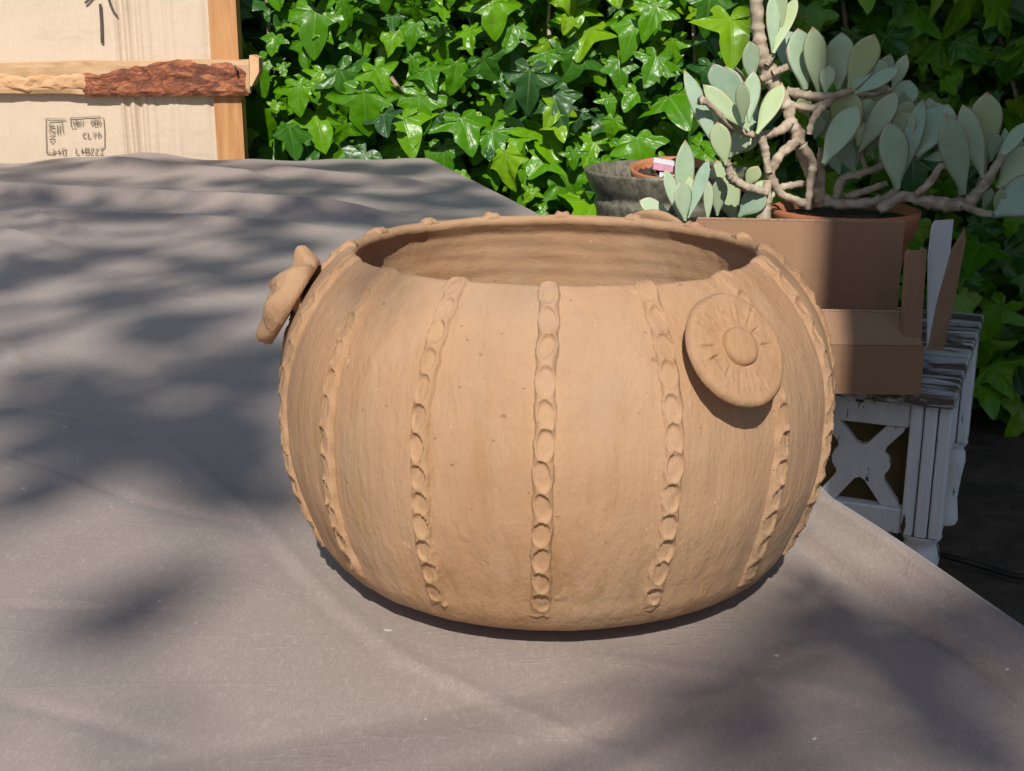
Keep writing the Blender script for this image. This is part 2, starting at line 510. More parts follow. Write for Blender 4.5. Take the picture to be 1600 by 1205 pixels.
# ------------------------------------------------------------ fence behind the ivy
FY = 3.46
fr = empty('garden_fence', (0.4, FY, 0))
tag(fr, 'dark board fence hidden behind the ivy', 'fence')
bm_ = MB().box((0, 0, 1.05), (0.146, 0.022, 2.1), None, 0.003)
b0 = bm_.build('board', M['fence'], fr)
for i in range(40):
    o = b0 if i == 0 else b0.copy()
    if i: COL.objects.link(o); o.parent = fr
    o.location = (-2.9 + i * 0.15, 0.003 * (i % 3), 0)
for z in (0.4, 1.7):
    MB().box((0.02, 0.04, z), (6.0, 0.045, 0.09), None, 0.004).build('rail', M['fence'], fr)

# ------------------------------------------------------------ folding table under the cloth
RH = 0.018
_rg = [PZ(a, b, TZ + RH) for a, b in ((1275, 768), (1360, 824), (1440, 878), (1520, 931), (1600, 984))][::-1]
_cr = [PZ(a, b, TZ) for a, b in ((1250, 846), (1340, 912), (1440, 985), (1600, 1066))][::-1]
_e = [(-0.2, _rg[0].x + 0.8 * (_rg[0].y + 0.2) * 0.30)] + [(p.y, p.x) for p in _rg] + [(1.3, 0.13), (2.02, 0.035), (2.45, -0.085), (2.8, -0.195), (3.2, -0.3)]
_c = [(-0.2, _e[0][1] - 0.05)] + [(p.y, p.x) for p in _cr] + [(1.3, 0.09), (3.2, -0.35)]
def edge_x(y):                       # right-hand table edge, seen from above
    return float(np.interp(y, [p[0] for p in _e], [p[1] for p in _e]))
def crease_x(y):
    return min(float(np.interp(y, [p[0] for p in _c], [p[1] for p in _c])), edge_x(y) - 0.02)
tb = empty('trestle_table', (-0.62, 1.45, 0), 0.19)
tag(tb, 'long wooden trestle table hidden under the taupe cloth', 'table')
MB().box((0, 0, TZ - 0.03), (1.18, 2.5, 0.03), None, 0.003).build('tabletop', M['tablewood'], tb)
for sx in (-1, 1):
    for sy in (-1, 1):
        MB().box((sx * 0.5, sy * 1.08, (TZ - 0.046) / 2), (0.05, 0.05, TZ - 0.046), None, 0.003).build('leg', M['tablewood'], tb)
for sy in (-1, 1):
    MB().box((0, sy * 1.08, 0.62), (0.94, 0.03, 0.07), None, 0.003).build('stretcher', M['tablewood'], tb)
#==CLOTH==
# ------------------------------------------------------------ cloth
CRE = [  # pixel polylines on the table plane, height, width
    ([(-60, 300), (0, 303), (126, 311), (268, 322), (500, 335), (640, 338)], 0.020, 0.040),
    ([(-40, 336), (126, 340), (330, 350), (560, 362)], 0.006, 0.035),
    ([(220, 376), (330, 384), (440, 392)], 0.003, 0.02),
    ([(50, 338), (75, 350), (126, 374)], 0.005, 0.016),
    ([(-10, 366), (50, 381), (104, 397)], 0.006, 0.02),
    ([(0, 400), (82, 419)], 0.003, 0.012),
    ([(277, 462), (330, 467), (405, 473)], -0.003, 0.012),
    ([(-10, 524), (38, 572)], 0.005, 0.012),
    ([(-20, 695), (100, 736), (211, 781), (402, 826)], -0.0045, 0.010),
    ([(-10, 634), (110, 655), (216, 690)], 0.003, 0.010),
    ([(161, 618), (250, 630), (430, 631)], 0.003, 0.010),
    ([(-10, 947), (140, 951), (290, 955)], -0.0022, 0.006),
    ([(-10, 1090), (140, 1128), (290, 1172)], -0.002, 0.008),
    ([(226, 655), (320, 742), (417, 826), (528, 947), (628, 1027), (800, 1107), (1080, 1215)], 0.0028, 0.006),
    ([(400, 842), (520, 960), (610, 1030)], -0.0018, 0.006),
    ([(885, 1145), (980, 1158)], -0.0015, 0.005),
    ([(400, 262), (520, 276), (700, 292)], 0.010, 0.05),
    ([(120, 258), (300, 268), (430, 280)], 0.012, 0.06),
    ([(830, 1008), (1080, 1045), (1300, 1075), (1480, 1130)], 0.002, 0.014),
]
CRE = [([PZ(a, b, TZ).to_2d() for a, b in pl], h, w) for pl, h, w in CRE]
def seg_d(X, Y, a, b):
    ab = b - a
    L2 = ab.length_squared
    t = np.clip(((X - a.x) * ab.x + (Y - a.y) * ab.y) / L2, 0, 1)
    dx, dy = X - (a.x + t * ab.x), Y - (a.y + t * ab.y)
    side = np.sign(ab.x * dy - ab.y * dx)
    return np.hypot(dx, dy), side, t
ly = np.concatenate([np.arange(-0.1, 0.3, 0.01), np.arange(0.3, 1.1, 0.0028), np.arange(1.1, 2.78, 0.007)])
DR = np.arange(0.0, 0.62, 0.012)[1:]
lq = np.concatenate([np.arange(-1.55, -0.8, 0.012), np.arange(-0.8, -0.10, 0.0034), np.arange(-0.10, 0.0001, 0.004)])
QX, QY = np.meshgrid(np.concatenate([lq, DR]), ly, indexing='ij')
EX = np.vectorize(edge_x)(QY)
X = EX + np.minimum(QX, 0)
Y = QY.copy()
drop = np.maximum(QX, 0)
Z = np.zeros_like(X)
for pl, h, w in CRE:
    best = np.full(X.shape, 9.0); sd = np.ones(X.shape); fade = np.ones(X.shape)
    n = len(pl) - 1
    for i in range(n):
        d, s_, t_ = seg_d(X, Y, pl[i], pl[i + 1])
        m_ = d < best
        best = np.where(m_, d, best); sd = np.where(m_, s_, sd)
        u = (i + t_) / n
        fade = np.where(m_, np.clip(np.minimum(u, 1 - u) * 6, 0, 1), fade)
    wn_ = np.where(sd > 0, w * 0.55, w * 1.3)      # steeper on one side
    near_ = pl[0].y < 1.25
    wn_ = np.maximum(wn_ * 0.42, 0.0052 if near_ else 0.010)
    Z += (0.75 if near_ else 1.15) * h * np.exp(-(best / wn_) ** 2) * fade
# gentle undulation
for kx, ky, ph, am in ((3.1, 1.3, 0.4, 0.003), (1.7, 4.2, 1.9, 0.0028), (7.3, -3.9, 0.7, 0.0014), (-5.1, 8.2, 2.2, 0.0012), (13.0, 6.0, 1.1, 0.0006)):
    Z += am * np.sin(kx * X + ky * Y + ph) * np.clip((Y - 0.2), 0, 1)
Z += np.clip((Y - 2.45) / 0.25, 0, 1) * (0.007 * np.sin(X * 7.0 + 0.8) + 0.004 * np.sin(X * 16.0 + 2.0) + 0.003 * np.sin(X * 31.0)) * np.clip((-0.22 - X) / 0.2, 0, 1)
# keep it flat under the pot
pd = np.hypot(X - 0.0235, Y - 0.6806)
Z *= np.clip((pd - 0.10) / 0.05, 0, 1)
# raised roll along the right edge
nearm = np.clip((1.5 - Y) / 0.4, 0, 1)
CX = np.vectorize(crease_x)(Y)
ss = np.clip((X - CX) / (EX - CX), 0, 1)
st1 = np.clip(ss / 0.16, 0, 1); st1 = st1 * st1 * (3 - 2 * st1)
st2 = np.clip((ss - 0.70) / 0.22, 0, 1); st2 = st2 * st2 * (3 - 2 * st2)
roll = (RH * (0.36 * st1 + 0.16 * ss + 0.48 * st2) - 0.004 * np.exp(-((X - CX) / 0.005) ** 2)) * (1 + 0.06 * np.sin(Y * 21))
roll += 0.0012 * np.sin(Y * 75 + ss * 4) * np.clip(ss * 3, 0, 1) * (1 - ss)
Z = Z * (1 - 0.7 * np.clip(ss * 3, 0, 1) * nearm) + roll * nearm
# drop over the edge
rr = 0.014
ang = np.minimum(drop / rr, math.pi / 2)
Xo = X + rr * np.sin(ang)
Zo = Z - rr * (1 - np.cos(ang)) - np.maximum(drop - rr * math.pi / 2, 0)
hang = np.maximum(drop - rr * math.pi / 2, 0)
Xo += hang * (0.10 + 0.10 * np.sin(Y * 11 + 1.0) + 0.05 * np.sin(Y * 23))
# far end rolls down
fe = np.clip((Y - 2.745) / 0.03, 0, 1)
Zo = Zo - 0.03 * fe ** 2
Vv = np.stack([Xo, Y, Zo + TZ], -1)
nq, ny = Xo.shape
# far hem: extra rows hanging down
ext = []
for k, dz in enumerate((0.03, 0.08, 0.15, 0.25, 0.4, 0.55)):
    row = Vv[:, -1, :].copy()
    row[:, 2] -= dz
    row[:, 1] += 0.008 + 0.01 * np.sin(row[:, 0] * 14)
    ext.append(row)
Vv = np.concatenate([Vv, np.stack(ext, 1)], 1)
me = grid_mesh('tablecloth', Vv.reshape(-1, 3).tolist(), nq, Vv.shape[1])
flip(me)
cl = mobj('tablecloth', me, M['cloth'], None, True)
tag(cl, 'taupe grey creased fabric draped over the long table', 'tablecloth')
#==POT==
# ------------------------------------------------------------ clay pot
PH = 0.1786
FRZ = np.array([0, .02, .06, .12, .2, .3, .42, .55, .68, .8, .9, .97, 1.0]) * PH
PRR = np.array([0.078, 0.0985, 0.1185, 0.1302, 0.1370, 0.1434, 0.1483, 0.1498, 0.1472, 0.1402, 0.1290, 0.1175, 0.1125])
def cr_interp(z):                     # smooth (monotone-ish) profile
    i = int(np.searchsorted(FRZ, z)) - 1
    i = max(0, min(len(FRZ) - 2, i))
    h = FRZ[i + 1] - FRZ[i]
    t = (z - FRZ[i]) / h
    def slope(k):
        if k == 0: return (PRR[1] - PRR[0]) / (FRZ[1] - FRZ[0])
        if k == len(FRZ) - 1: return (PRR[k] - PRR[k - 1]) / (FRZ[k] - FRZ[k - 1])
        a = (PRR[k] - PRR[k - 1]) / (FRZ[k] - FRZ[k - 1]); b = (PRR[k + 1] - PRR[k]) / (FRZ[k + 1] - FRZ[k])
        return 0.5 * (a + b) if a * b > 0 else 0.0
    m0, m1 = slope(i) * h, slope(i + 1) * h
    return (2 * t ** 3 - 3 * t * t + 1) * PRR[i] + (t ** 3 - 2 * t * t + t) * m0 + (-2 * t ** 3 + 3 * t * t) * PRR[i + 1] + (t ** 3 - t * t) * m1
def wob(th, z):
    c, s = math.cos(th), math.sin(th)
    w = 0.0016 * fbm(c * 1.3 + 3, s * 1.3, z * 9, 2) + 0.0006 * fbm(c * 6, s * 6 + 9, z * 25, 3)
    w += 0.00035 * mnoise.noise(Vector((c * 30, s * 30, z * 20)))
    return w
def rimz(th):
    return 0.0014 * mnoise.noise(Vector((math.cos(th) * 1.6, math.sin(th) * 1.6, 4))) + 0.0006 * mnoise.noise(Vector((math.cos(th) * 7, math.sin(th) * 7, 1)))
RIBA = [R(-4.0 + 22.5 * k) for k in range(16)]
def surf(th, z):                       # outer surface; th = 0 faces the camera, + to the right
    r = cr_interp(z) + wob(th, z)
    return r
def cyl(th, r, z):
    return Vector((r * math.sin(th), -r * math.cos(th), z))
pot = empty('clay_pot', (0.0235, 0.6806, TZ + 0.0015))
tag(pot, 'big round unglazed clay pot with thumbprinted ribs and flower discs', 'pot')
NT_ = 288
rows = [('o', z) for z in np.concatenate([np.linspace(0.0, 0.012, 8)[:-1], np.linspace(0.012, 0.1745, 96)])]
V = []
for kind, z in rows:
    for k in range(NT_):
        th = 2 * math.pi * k / NT_
        V.append(cyl(th, surf(th, z), z + rimz(th) * (z / PH) ** 6))
# lip
lip = [(0.1128, 0.1768), (0.1112, 0.1783), (0.1092, 0.1786), (0.1074, 0.1778), (0.1064, 0.1762)]
inner = []
for z in np.concatenate([np.linspace(0.174, 0.165, 8)[:-1], np.linspace(0.165, 0.012, 56)]):
    base = cr_interp(z) - 0.0085
    inner.append((min(base, 0.1065 + 0.0046 * min(1, (0.174 - z) / 0.007) + (0.174 - z) * 0.15), z))
inner += [(0.105, 0.009), (0.07, 0.008), (0.03, 0.008), (0.004, 0.008)]
for j, (r, z) in enumerate(lip):
    for k in range(NT_):
        th = 2 * math.pi * k / NT_
        V.append(cyl(th, r + wob(th, 0.175) + 0.0006 * mnoise.noise(Vector((math.cos(th) * 11, math.sin(th) * 11, j * .4))), z + rimz(th)))
for j, (r, z) in enumerate(inner):
    for k in range(NT_):
        th = 2 * math.pi * k / NT_
        c, s = math.cos(th), math.sin(th)
        g = 0.0
        for gz, ga, gw in ((0.157, 0.0016, 0.0018), (0.150, 0.0013, 0.0022), (0.138, 0.0010, 0.003), (0.128, 0.0008, 0.003)):
            zz = gz + 0.004 * mnoise.noise(Vector((c * 1.8, s * 1.8, gz * 90)))
            g += ga * math.exp(-((z - zz) / gw) ** 2) * (0.5 + 0.9 * abs(mnoise.noise(Vector((c * 2.5, s * 2.5, gz * 50)))))
        V.append(cyl(th, max(r + g + wob(th, z) + 0.0007 * fbm(c * 4, s * 4, z * 60, 3), 0.003), z + rimz(th) * max(0, (z / PH)) ** 6))
nr = len(rows) + len(lip) + len(inner)
me = grid_mesh('body', V, nr, NT_, True)
flip(me)
body = mobj('body', me, M['clay'], pot, True)
me.materials.append(M['clayin'])
mi = np.zeros(len(me.polygons), dtype=np.int32)
mi[(len(rows) + 3) * NT_:] = 1
me.polygons.foreach_set('material_index', mi)
me.update()
bb = MB()
bb.add([cyl(2 * math.pi * k / 96, 0.082, 0.0002) for k in range(96)], [tuple(range(96))]).build('foot', M['clay'], pot)

# thumb-printed ribs
prof_r = [(0.1068, 0.1772), (0.1082, 0.1785), (0.1100, 0.1789), (0.1115, 0.1785)] + [(cr_interp(z), z) for z in np.linspace(0.1768, 0.026, 300)]
PRF = np.array(prof_r)
AL = np.concatenate([[0], np.cumsum(np.hypot(np.diff(PRF[:, 0]), np.diff(PRF[:, 1])))])
LT = AL[-1]
def rib(th0, seed):
    rnd = random.Random(seed)
    npr = rnd.choice((12, 13, 13))
    marks = []
    pitch = (LT - 0.004) / (npr + 0.3)
    a = 0.003
    side = rnd.uniform(-0.0006, 0.0006)
    for i in range(npr):
        marks.append([a + pitch * 0.5 + rnd.uniform(-0.001, 0.001), side + rnd.uniform(-0.0006, 0.0006), pitch * rnd.uniform(0.43, 0.52), rnd.uniform(0.0036, 0.0042), rnd.uniform(-0.15, 0.15), rnd.uniform(0.7, 1.05), rnd.uniform(-0.4, 0.4)])
        a += pitch * rnd.uniform(0.96, 1.04)
    ns, nt = 250, 25
    W2 = 0.0074
    drift = rnd.uniform(-0.02, 0.02)
    vs = []
    for i in range(ns):
        al = LT * i / (ns - 1)
        r0 = float(np.interp(al, AL, PRF[:, 0])); z = float(np.interp(al, AL, PRF[:, 1]))
        ra_, rb_ = np.interp(al - 0.003, AL, PRF[:, 0]), np.interp(al + 0.003, AL, PRF[:, 0])
        za_, zb_ = np.interp(al - 0.003, AL, PRF[:, 1]), np.interp(al + 0.003, AL, PRF[:, 1])
        nl = math.hypot(rb_ - ra_, zb_ - za_)
        nr_, nz_ = -(zb_ - za_) / nl, (rb_ - ra_) / nl
        dth = drift * math.sin(al / LT * 3 + seed) + 0.010 * mnoise.noise(Vector((al * 30, seed * 3.1, 0)))
        end = min(1, max(0, (LT - al) / 0.010))
        top = min(1, al / 0.007)
        for j in range(nt):
            t = -1 + 2 * j / (nt - 1)
            tx = t * W2
            th = th0 + dth + tx / r0
            ed = abs(tx) / (0.0049 + 0.0003 * math.cos(2 * math.pi * ((al - marks[0][0]) / pitch)) + 0.0006 * mnoise.noise(Vector((al * 70, seed, math.copysign(2, t)))))
            h = (0.0030 + 0.0004 * mnoise.noise(Vector((al * 22, seed * 1.7, 5)))) * (1 - ed ** 3.5) ** 0.8 if ed < 1 else -0.0006 - 0.002 * (ed - 1)
            h *= (0.3 + 0.7 * end) if h > 0 else 1
            for (c, tc, ra, rb, sk, dp, tl) in marks:
                da = al - c
                if abs(da) > 0.014: continue
                rho = math.hypot(da / ra, (tx - tc - sk * da) / rb)
                if rho < 1.0:
                    h -= dp * 0.0023 * (1 - rho ** 7) * (0.85 - 0.3 * da / ra + tl * (tx - tc) / rb) * (1 if h > 0 else 0.2)
                elif rho < 1.2 and h > 0.001:
                    h += 0.0005 * (1 - (rho - 1) / 0.2)
            h += 0.0004 * mnoise.noise(Vector((al * 110, tx * 110, seed))) + 0.00012 * mnoise.noise(Vector((al * 420, tx * 420, seed)))
            if i == 0: h = -0.002
            if end < 0.25: h += 0.0012 * mnoise.noise(Vector((al * 300, tx * 260, seed + 9)))
            w_ = wob(th, z)
            vs.append(cyl(th, r0 + w_ + h * nr_ * (0.25 + 0.75 * top), z + h * nz_ * (0.15 + 0.85 * top) + rimz(th) * (z / PH) ** 6))
    me = grid_mesh('rib', vs, ns, nt)
    flip(me)
    return mobj('rib', me, M['clay'], pot, True)
for k in range(16):
    rib(R(-4.0 + 22.5 * k + (0, 0.6, 2.2, 1.5, 0, 0, 0, 0, 0, 0, 0, 0, 0, 1.5, 0.5, 0.4)[k]), k + 1)

# flower discs
def medallion(th, zc, seed, off, tilt, Rd=0.0238, rot=0.0, lump=0.0):
    rnd = random.Random(seed)
    eps = 0.002
    r0 = surf(th, zc)
    e = empty('flower_disc')
    e.parent = pot
    out = Vector((math.sin(th), -math.cos(th), 0))
    nrm = (out * math.cos(tilt) + Vector((0, 0, 1)) * math.sin(tilt)).normalized()
    rt = Vector((math.cos(th), math.sin(th), 0))
    upv = nrm.cross(rt).normalized()
    if upv.z < 0: upv = -upv
    c = cyl(th, r0, zc) + nrm * off
    TH = 0.0052 + 0.005 * lump
    cuts = [(2 * math.pi * (i + rnd.uniform(-.3, .3)) / 15, rnd.uniform(0.42, 0.5), rnd.uniform(0.66, 0.9), rnd.uniform(0.5, 1.2)) for i in range(13)]
    na, nrr = 200, 26
    vs = []
    ring = [(i / (nrr - 1)) for i in range(nrr)]
    for i, rho in enumerate(ring):
        for k in range(na):
            a = 2 * math.pi * k / na
            Rr = Rd * (1 + lump * 0.05 * math.cos(a * 7) + 0.05 * mnoise.noise(Vector((math.cos(a) * 1.2, math.sin(a) * 1.2, seed))) + 0.02 * mnoise.noise(Vector((math.cos(a) * 5, math.sin(a) * 5, seed)))) 
            x, y = rho * Rr * math.cos(a), rho * Rr * math.sin(a) * 1.07
            h = 0.0012 * (1 - rho ** 2) - (0.0026 * max(0, (rho - 0.90) / 0.10) ** 2.2)
            h += 0.0007 * fbm(x * 90, y * 90, seed) + lump * (0.0045 * fbm(x * 55, y * 55, seed + 4, 2) + 0.0022 * math.cos(a * 7 + 1) * rho ** 2)
            if lump < 0.5:
                for (ca, r1, r2, dp) in cuts:
                    da = (a - ca + math.pi) % (2 * math.pi) - math.pi
                    if r1 < rho < r2 and abs(da) < 0.25:
                        fl = min(1, (rho - r1) / 0.05, (r2 - rho) / 0.12)
                        h -= dp * 0.0016 * math.exp(-(da * rho * Rr / 0.00048) ** 2) * fl
                        h += dp * 0.00025 * math.exp(-((abs(da * rho * Rr) - 0.0014) / 0.0006) ** 2) * fl
            vs.append(c + rt * x + upv * y + nrm * (TH / 2 + h))
    for back in (0.985, 0.93, 0.0):
        for k in range(na):
            a = 2 * math.pi * k / na
            Rr = Rd * back
            vs.append(c + rt * Rr * math.cos(a) + upv * Rr * math.sin(a) * 1.07 + nrm * (-TH / 2 if back < 0.95 else -TH / 5))
    me = grid_mesh('petal_disc', vs, nrr + 3, na, True)
    mobj('petal_disc', me, M['clay'], e, True)
    # button
    vs = []
    pr = [(0.0, 0.0040), (0.4, 0.0039), (0.7, 0.0036), (0.88, 0.0030), (0.97, 0.0018), (1.0, 0.0), (0.96, -0.003)]
    for (q_, hz) in pr:
        for k in range(48):
            a = 2 * math.pi * k / 48
            Rb = 0.0088 * (1 + 0.05 * mnoise.noise(Vector((math.cos(a), math.sin(a), seed + 7))))
            vs.append(c + rt * q_ * Rb * math.cos(a) + upv * q_ * Rb * math.sin(a) * 1.06 + nrm * (TH / 2 + 0.0008 + hz))
    me = grid_mesh('flower_centre', vs, len(pr), 48, True)
    mobj('flower_centre', me, M['clay'], e, True)
    # lug joining the disc to the wall
    mb = MB()
    mb.tube([cyl(th, r0 - 0.004, zc + 0.004), cyl(th, r0 + 0.002, zc + 0.003), c - nrm * TH * 0.3], [0.019, 0.016, 0.016], 24, True, 0.2)
    mb.build('lug', M['clay'], e, True)
medallion(R(31.2), 0.1475, 3, 0.0105, R(35), 0.0258)
medallion(R(-89), 0.1465, 5, 0.0065, R(32), 0.0262, lump=1.0)
medallion(R(150), 0.154, 8, 0.009, R(36), 0.0258)
#==LEFT==
# ------------------------------------------------------------ timber rack and cardboard sheet (left)
RY = 2.90
rk = empty('timber_rack', (P(0, 120, RY).x - 0.2, RY, 0))
ox = rk.location.x
tag(rk, 'rough timber rack with orange post and bark edged rail', 'rack')
pl0, pr0 = P(334, 100, RY), P(377, 100, RY)
xw = pr0.x - pl0.x
pcx = (pl0.x + pr0.x) / 2 - ox
mb = MB()
def post_at(cx, name='post'):
    vs, n = [], 26
    ring = [(-1, -1), (-0.3, -1.03), (0.4, -1.0), (1, -1), (1, 1), (-1, 1)]
    for i in range(n):
        z = 0.0 + 1.62 * i / (n - 1)
        for (a, b) in ring:
            w = 1 + 0.02 * mnoise.noise(Vector((a * 2 + cx, z * 5, b)))
            vs.append((cx + a * xw / 2 * w, 0.0 + b * 0.022, z))
    me = grid_mesh(name, vs, n, len(ring), True)
    o = mobj(name, me, M['post'], rk)
    return o
post_at(pcx)
post_at(pcx - 1.25)
# rail with bark: cross-section swept along x
zc_ = P(250, 122, RY - 0.05).z
xl, xr = -0.75, P(388, 110, RY - 0.05).x - ox
n = 200
vs, fs = [], []
NR = 12
for i in range(n):
    u = i / (n - 1)
    x = xl + (xr - xl) * u
    hz = 0.037 + 0.004 * fbm(x * 6, 1.3) - 0.006 * (1 - u)
    sag = 0.012 * (u - 0.8)
    for k in range(NR):
        a = 2 * math.pi * k / NR
        ca, sa = math.cos(a), math.sin(a)
        yy = -0.033 + math.copysign(abs(ca) ** 0.5, ca) * 0.010
        zz = zc_ + sag + math.copysign(abs(sa) ** 0.55, sa) * hz
        if ca < -0.2:
            yy -= 0.006 * fbm(x * 14, zz * 30, 2)
        vs.append((x, yy, zz))
for i in range(n - 1):
    for k in range(NR):
        fs.append((i * NR + k, i * NR + (k + 1) % NR, (i + 1) * NR + (k + 1) % NR, (i + 1) * NR + k))
fs.append(tuple(range((n - 1) * NR, n * NR)))
MB().add(vs, fs).build('rail', M['cutwood'], rk, False)
# bark skin on the front of the rail
nb_, mbk = 150, 14
x0b, x1b = P(118, 120, RY - 0.08).x - ox, xr - 0.004
vs = []
for i in range(nb_):
    u = i / (nb_ - 1)
    x = x0b + (x1b - x0b) * u
    ur = (x - xl) / (xr - xl)
    sag = 0.012 * (ur - 0.8)
    top = (0.004 + 0.030 * min(1, u * 2.4)) - 0.012 * max(0, u - 0.72) / 0.28 + 0.007 * fbm(x * 18, 0.4)
    if u > 0.9: top -= 0.012 * (u - 0.9) * 10
    for j in range(mbk):
        v = j / (mbk - 1)
        zz = -0.040 + (top + 0.040) * v
        e_ = min(v, 1 - v) * 2
        th_ = 0.008 * min(1, e_ * 3.5) * min(1, u * 14, (1 - u) * 30 + 0.1)
        th_ += (0.0045 * fbm(x * 32, zz * 55, 1, 4)) * min(1, e_ * 4)
        vs.append((x, -0.0415 - 0.8 * th_, zc_ + sag + zz))
me = grid_mesh('bark', vs, nb_, mbk)
flip(me)
mobj('bark', me, M['bark'], rk, False)
# flaked bark patch at the left
vs = []
x0c, x1c = P(-30, 120, RY - 0.08).x - ox, x0b + 0.01
for i in range(80):
    u = i / 79
    x = x0c + (x1c - x0c) * u
    for j in range(8):
        v = j / 7
        top = 0.006 + 0.01 * fbm(x * 20, 3)
        zz = -0.014 + top * 1.0 + 0.03 * (v - 0.5)
        th_ = 0.006 * min(1, min(v, 1 - v) * 6) * min(1, u * 8, (1 - u) * 8) * (0.5 + 0.7 * fbm(x * 30, zz * 50, 2))
        vs.append((x, -0.0435 - th_, zc_ + 0.012 * ((x - xl) / (xr - xl) - 0.8) + zz))
me = grid_mesh('bark', vs, 80, 8)
flip(me)
mobj('bark', me, M['endgrain'], rk, False)
# chunky end block behind the rail end
a_, b_ = P(384, 105, RY - 0.03), P(407, 105, RY - 0.03)
mb = MB()
x0, x1 = a_.x - ox + 0.012, b_.x - ox
zt, zb = P(390, 86, RY - 0.03).z, P(390, 134, RY - 0.03).z
mb.add([(x0, -0.058, zb), (x1 - 0.016, -0.058, zb), (x1, -0.05, zb + 0.03), (x1, -0.045, zt - 0.006), (x1 - 0.012, -0.045, zt),
        (x0, -0.045, zt), (x0, 0.0, zb), (x1 - 0.016, 0.0, zb), (x1, 0.0, zb + 0.03), (x1, 0.0, zt - 0.006), (x1 - 0.012, 0.0, zt), (x0, 0.0, zt)],
       [(0, 1, 2, 3, 4, 5), (11, 10, 9, 8, 7, 6), (0, 6, 7, 1), (1, 7, 8, 2), (2, 8, 9, 3), (3, 9, 10, 4), (4, 10, 11, 5), (5, 11, 6, 0)])
mb.build('end_block', M['endgrain'], rk)
np_ = P(363, 108, RY - 0.10)
MB().tube([(np_.x - ox, -0.075, np_.z + 0.006), (np_.x - ox + 0.001, -0.069, np_.z), (np_.x - ox, -0.045, np_.z - 0.006)], [0.0028, 0.003, 0.003], 8).build('nail', M['metal'], rk)

# cardboard sheet behind the rail
CY = RY + 0.012 - 0.036
xa, xb = P(-120, 100, CY).x, P(338, 100, CY).x - 0.002
cb = empty('cardboard_sheet', ((xa + xb) / 2, RY, 0))
tag(cb, 'pale cardboard sheet with ink stamp fixed behind bark edged rail', 'cardboard')
cxo = cb.location.x
FOLD = [(186, 0.007, 3), (194, -0.004, 3), (203, 0.010, 4.5), (213, -0.003, 2.5), (221, 0.006, 4), (232, 0.004, 4), (240, -0.002, 3), (262, 0.003, 4), (271, 0.003, 3), (318, 0.003, 4), (326, -0.002, 3)]
pxs = np.concatenate([np.linspace(-120, 170, 40), np.linspace(172, 338, 140)])
zs = np.linspace(TZ - 0.35, 1.55, 40)
vs = []
for pxv in pxs:
    x = P(pxv, 100, CY).x
    for z in zs:
        h = sum(a * math.exp(-((pxv - c) / w) ** 2) for c, a, w in FOLD)
        h *= 0.85 + 0.3 * mnoise.noise(Vector((pxv * 0.05, z * 3, 0)))
        h += 0.004 * fbm(pxv * 0.012, z * 3) + 0.001 * fbm(pxv * 0.1, z * 14)
        vs.append((min(x, xb) - cxo, -0.0175 - 1.0 * h, z))
nv = len(zs)
me = grid_mesh('face', vs, len(pxs), nv)
mobj('face', me, M['board'], cb, True)
MB().box(((xa + xb) / 2 - cxo, 0.012, (zs[0] + zs[-1]) / 2), (xb - xa, 0.004, zs[-1] - zs[0])).build('backing', M['board'], cb)
def stroke(pts, w, name, mat, yoff=-0.036):
    vs, fs = [], []
    W = [P(a, b, CY - 0.006) for a, b in pts]
    k = w / FPX * CY
    for i, p in enumerate(W):
        t = (W[min(i + 1, len(W) - 1)] - W[max(i - 1, 0)]).normalized()
        nn = Vector((-t.z, 0, t.x)) * (k / 2)
        for s in (-1, 1):
            for dy in (0.0, 0.0012):
                q = p + nn * s
                vs.append((q.x - cxo, yoff - dy, q.z))
    for i in range(len(W) - 1):
        b = i * 4
        fs += [(b + 1, b + 5, b + 7, b + 3), (b, b + 1, b + 3, b + 2)] if False else [(b + 1, b + 5, b + 7, b + 3), (b + 0, b + 4, b + 5, b + 1), (b + 2, b + 3, b + 7, b + 6)]
    return vs, fs
def ink(name, strokes, w, mat, yo=-0.0225):
    mb = MB()
    for s in strokes:
        v, f = stroke(s, w, name, mat, yo)
        mb.add(v, f)
    return mb.build(name, M[mat], cb)
ink('marker_stroke', [[(155, 6), (157, 35), (158, 68)]], 4.2, 'marker')
ink('marker_stroke', [[(165, -12), (172, 10), (177, 20), (182, 27)]], 3.6, 'marker')
ink('marker_stroke', [[(131, 5), (136, 1), (146, -10)]], 3.6, 'marker')
def digit(ch, x, y, w, h):
    G = {'0': [[(0, 0), (1, 0), (1, 1), (0, 1), (0, 0)]], '1': [[(.5, 0), (.5, 1)]], 'L': [[(0, 0), (0, 1), (1, 1)]], '8': [[(0, 0), (1, 0), (1, 1), (0, 1), (0, 0)], [(0, .5), (1, .5)]],
         'Z': [[(0, 0), (1, 0), (0, 1), (1, 1)]], '3': [[(0, 0), (1, 0), (.6, .5), (1, 1), (0, 1)]], 'V': [[(0, 0), (.5, 1), (1, 0)]], 'B': [[(0, 0), (.9, .2), (0, .5), (1, .8), (0, 1), (0, 0)]],
         'N': [[(0, 1), (0, 0), (1, 1), (1, 0)]], '+': [[(.5, 0), (.5, 1)], [(0, .5), (1, .5)]], 'O': [[(0, .5), (.5, 0), (1, .5), (.5, 1), (0, .5)]], 'C': [[(1, 0), (0, .3), (0, .8), (1, 1)]], 'D': [[(0, 0), (1, .5), (0, 1), (0, 0)]]}
    return [[(x + a * w, y + b * h) for a, b in s] for s in G.get(ch, [])]
st = [[(71, 240), (70, 210), (70, 185), (84, 186), (101, 187)], [(160, 184), (162, 205), (162, 230), (159, 233)], [(108, 184), (126, 184), (156, 182)], [(108, 184), (110, 200), (117, 199)],
      [(74, 189), (95, 189), (97, 208)], [(71, 239), (80, 240), (87, 237)]]
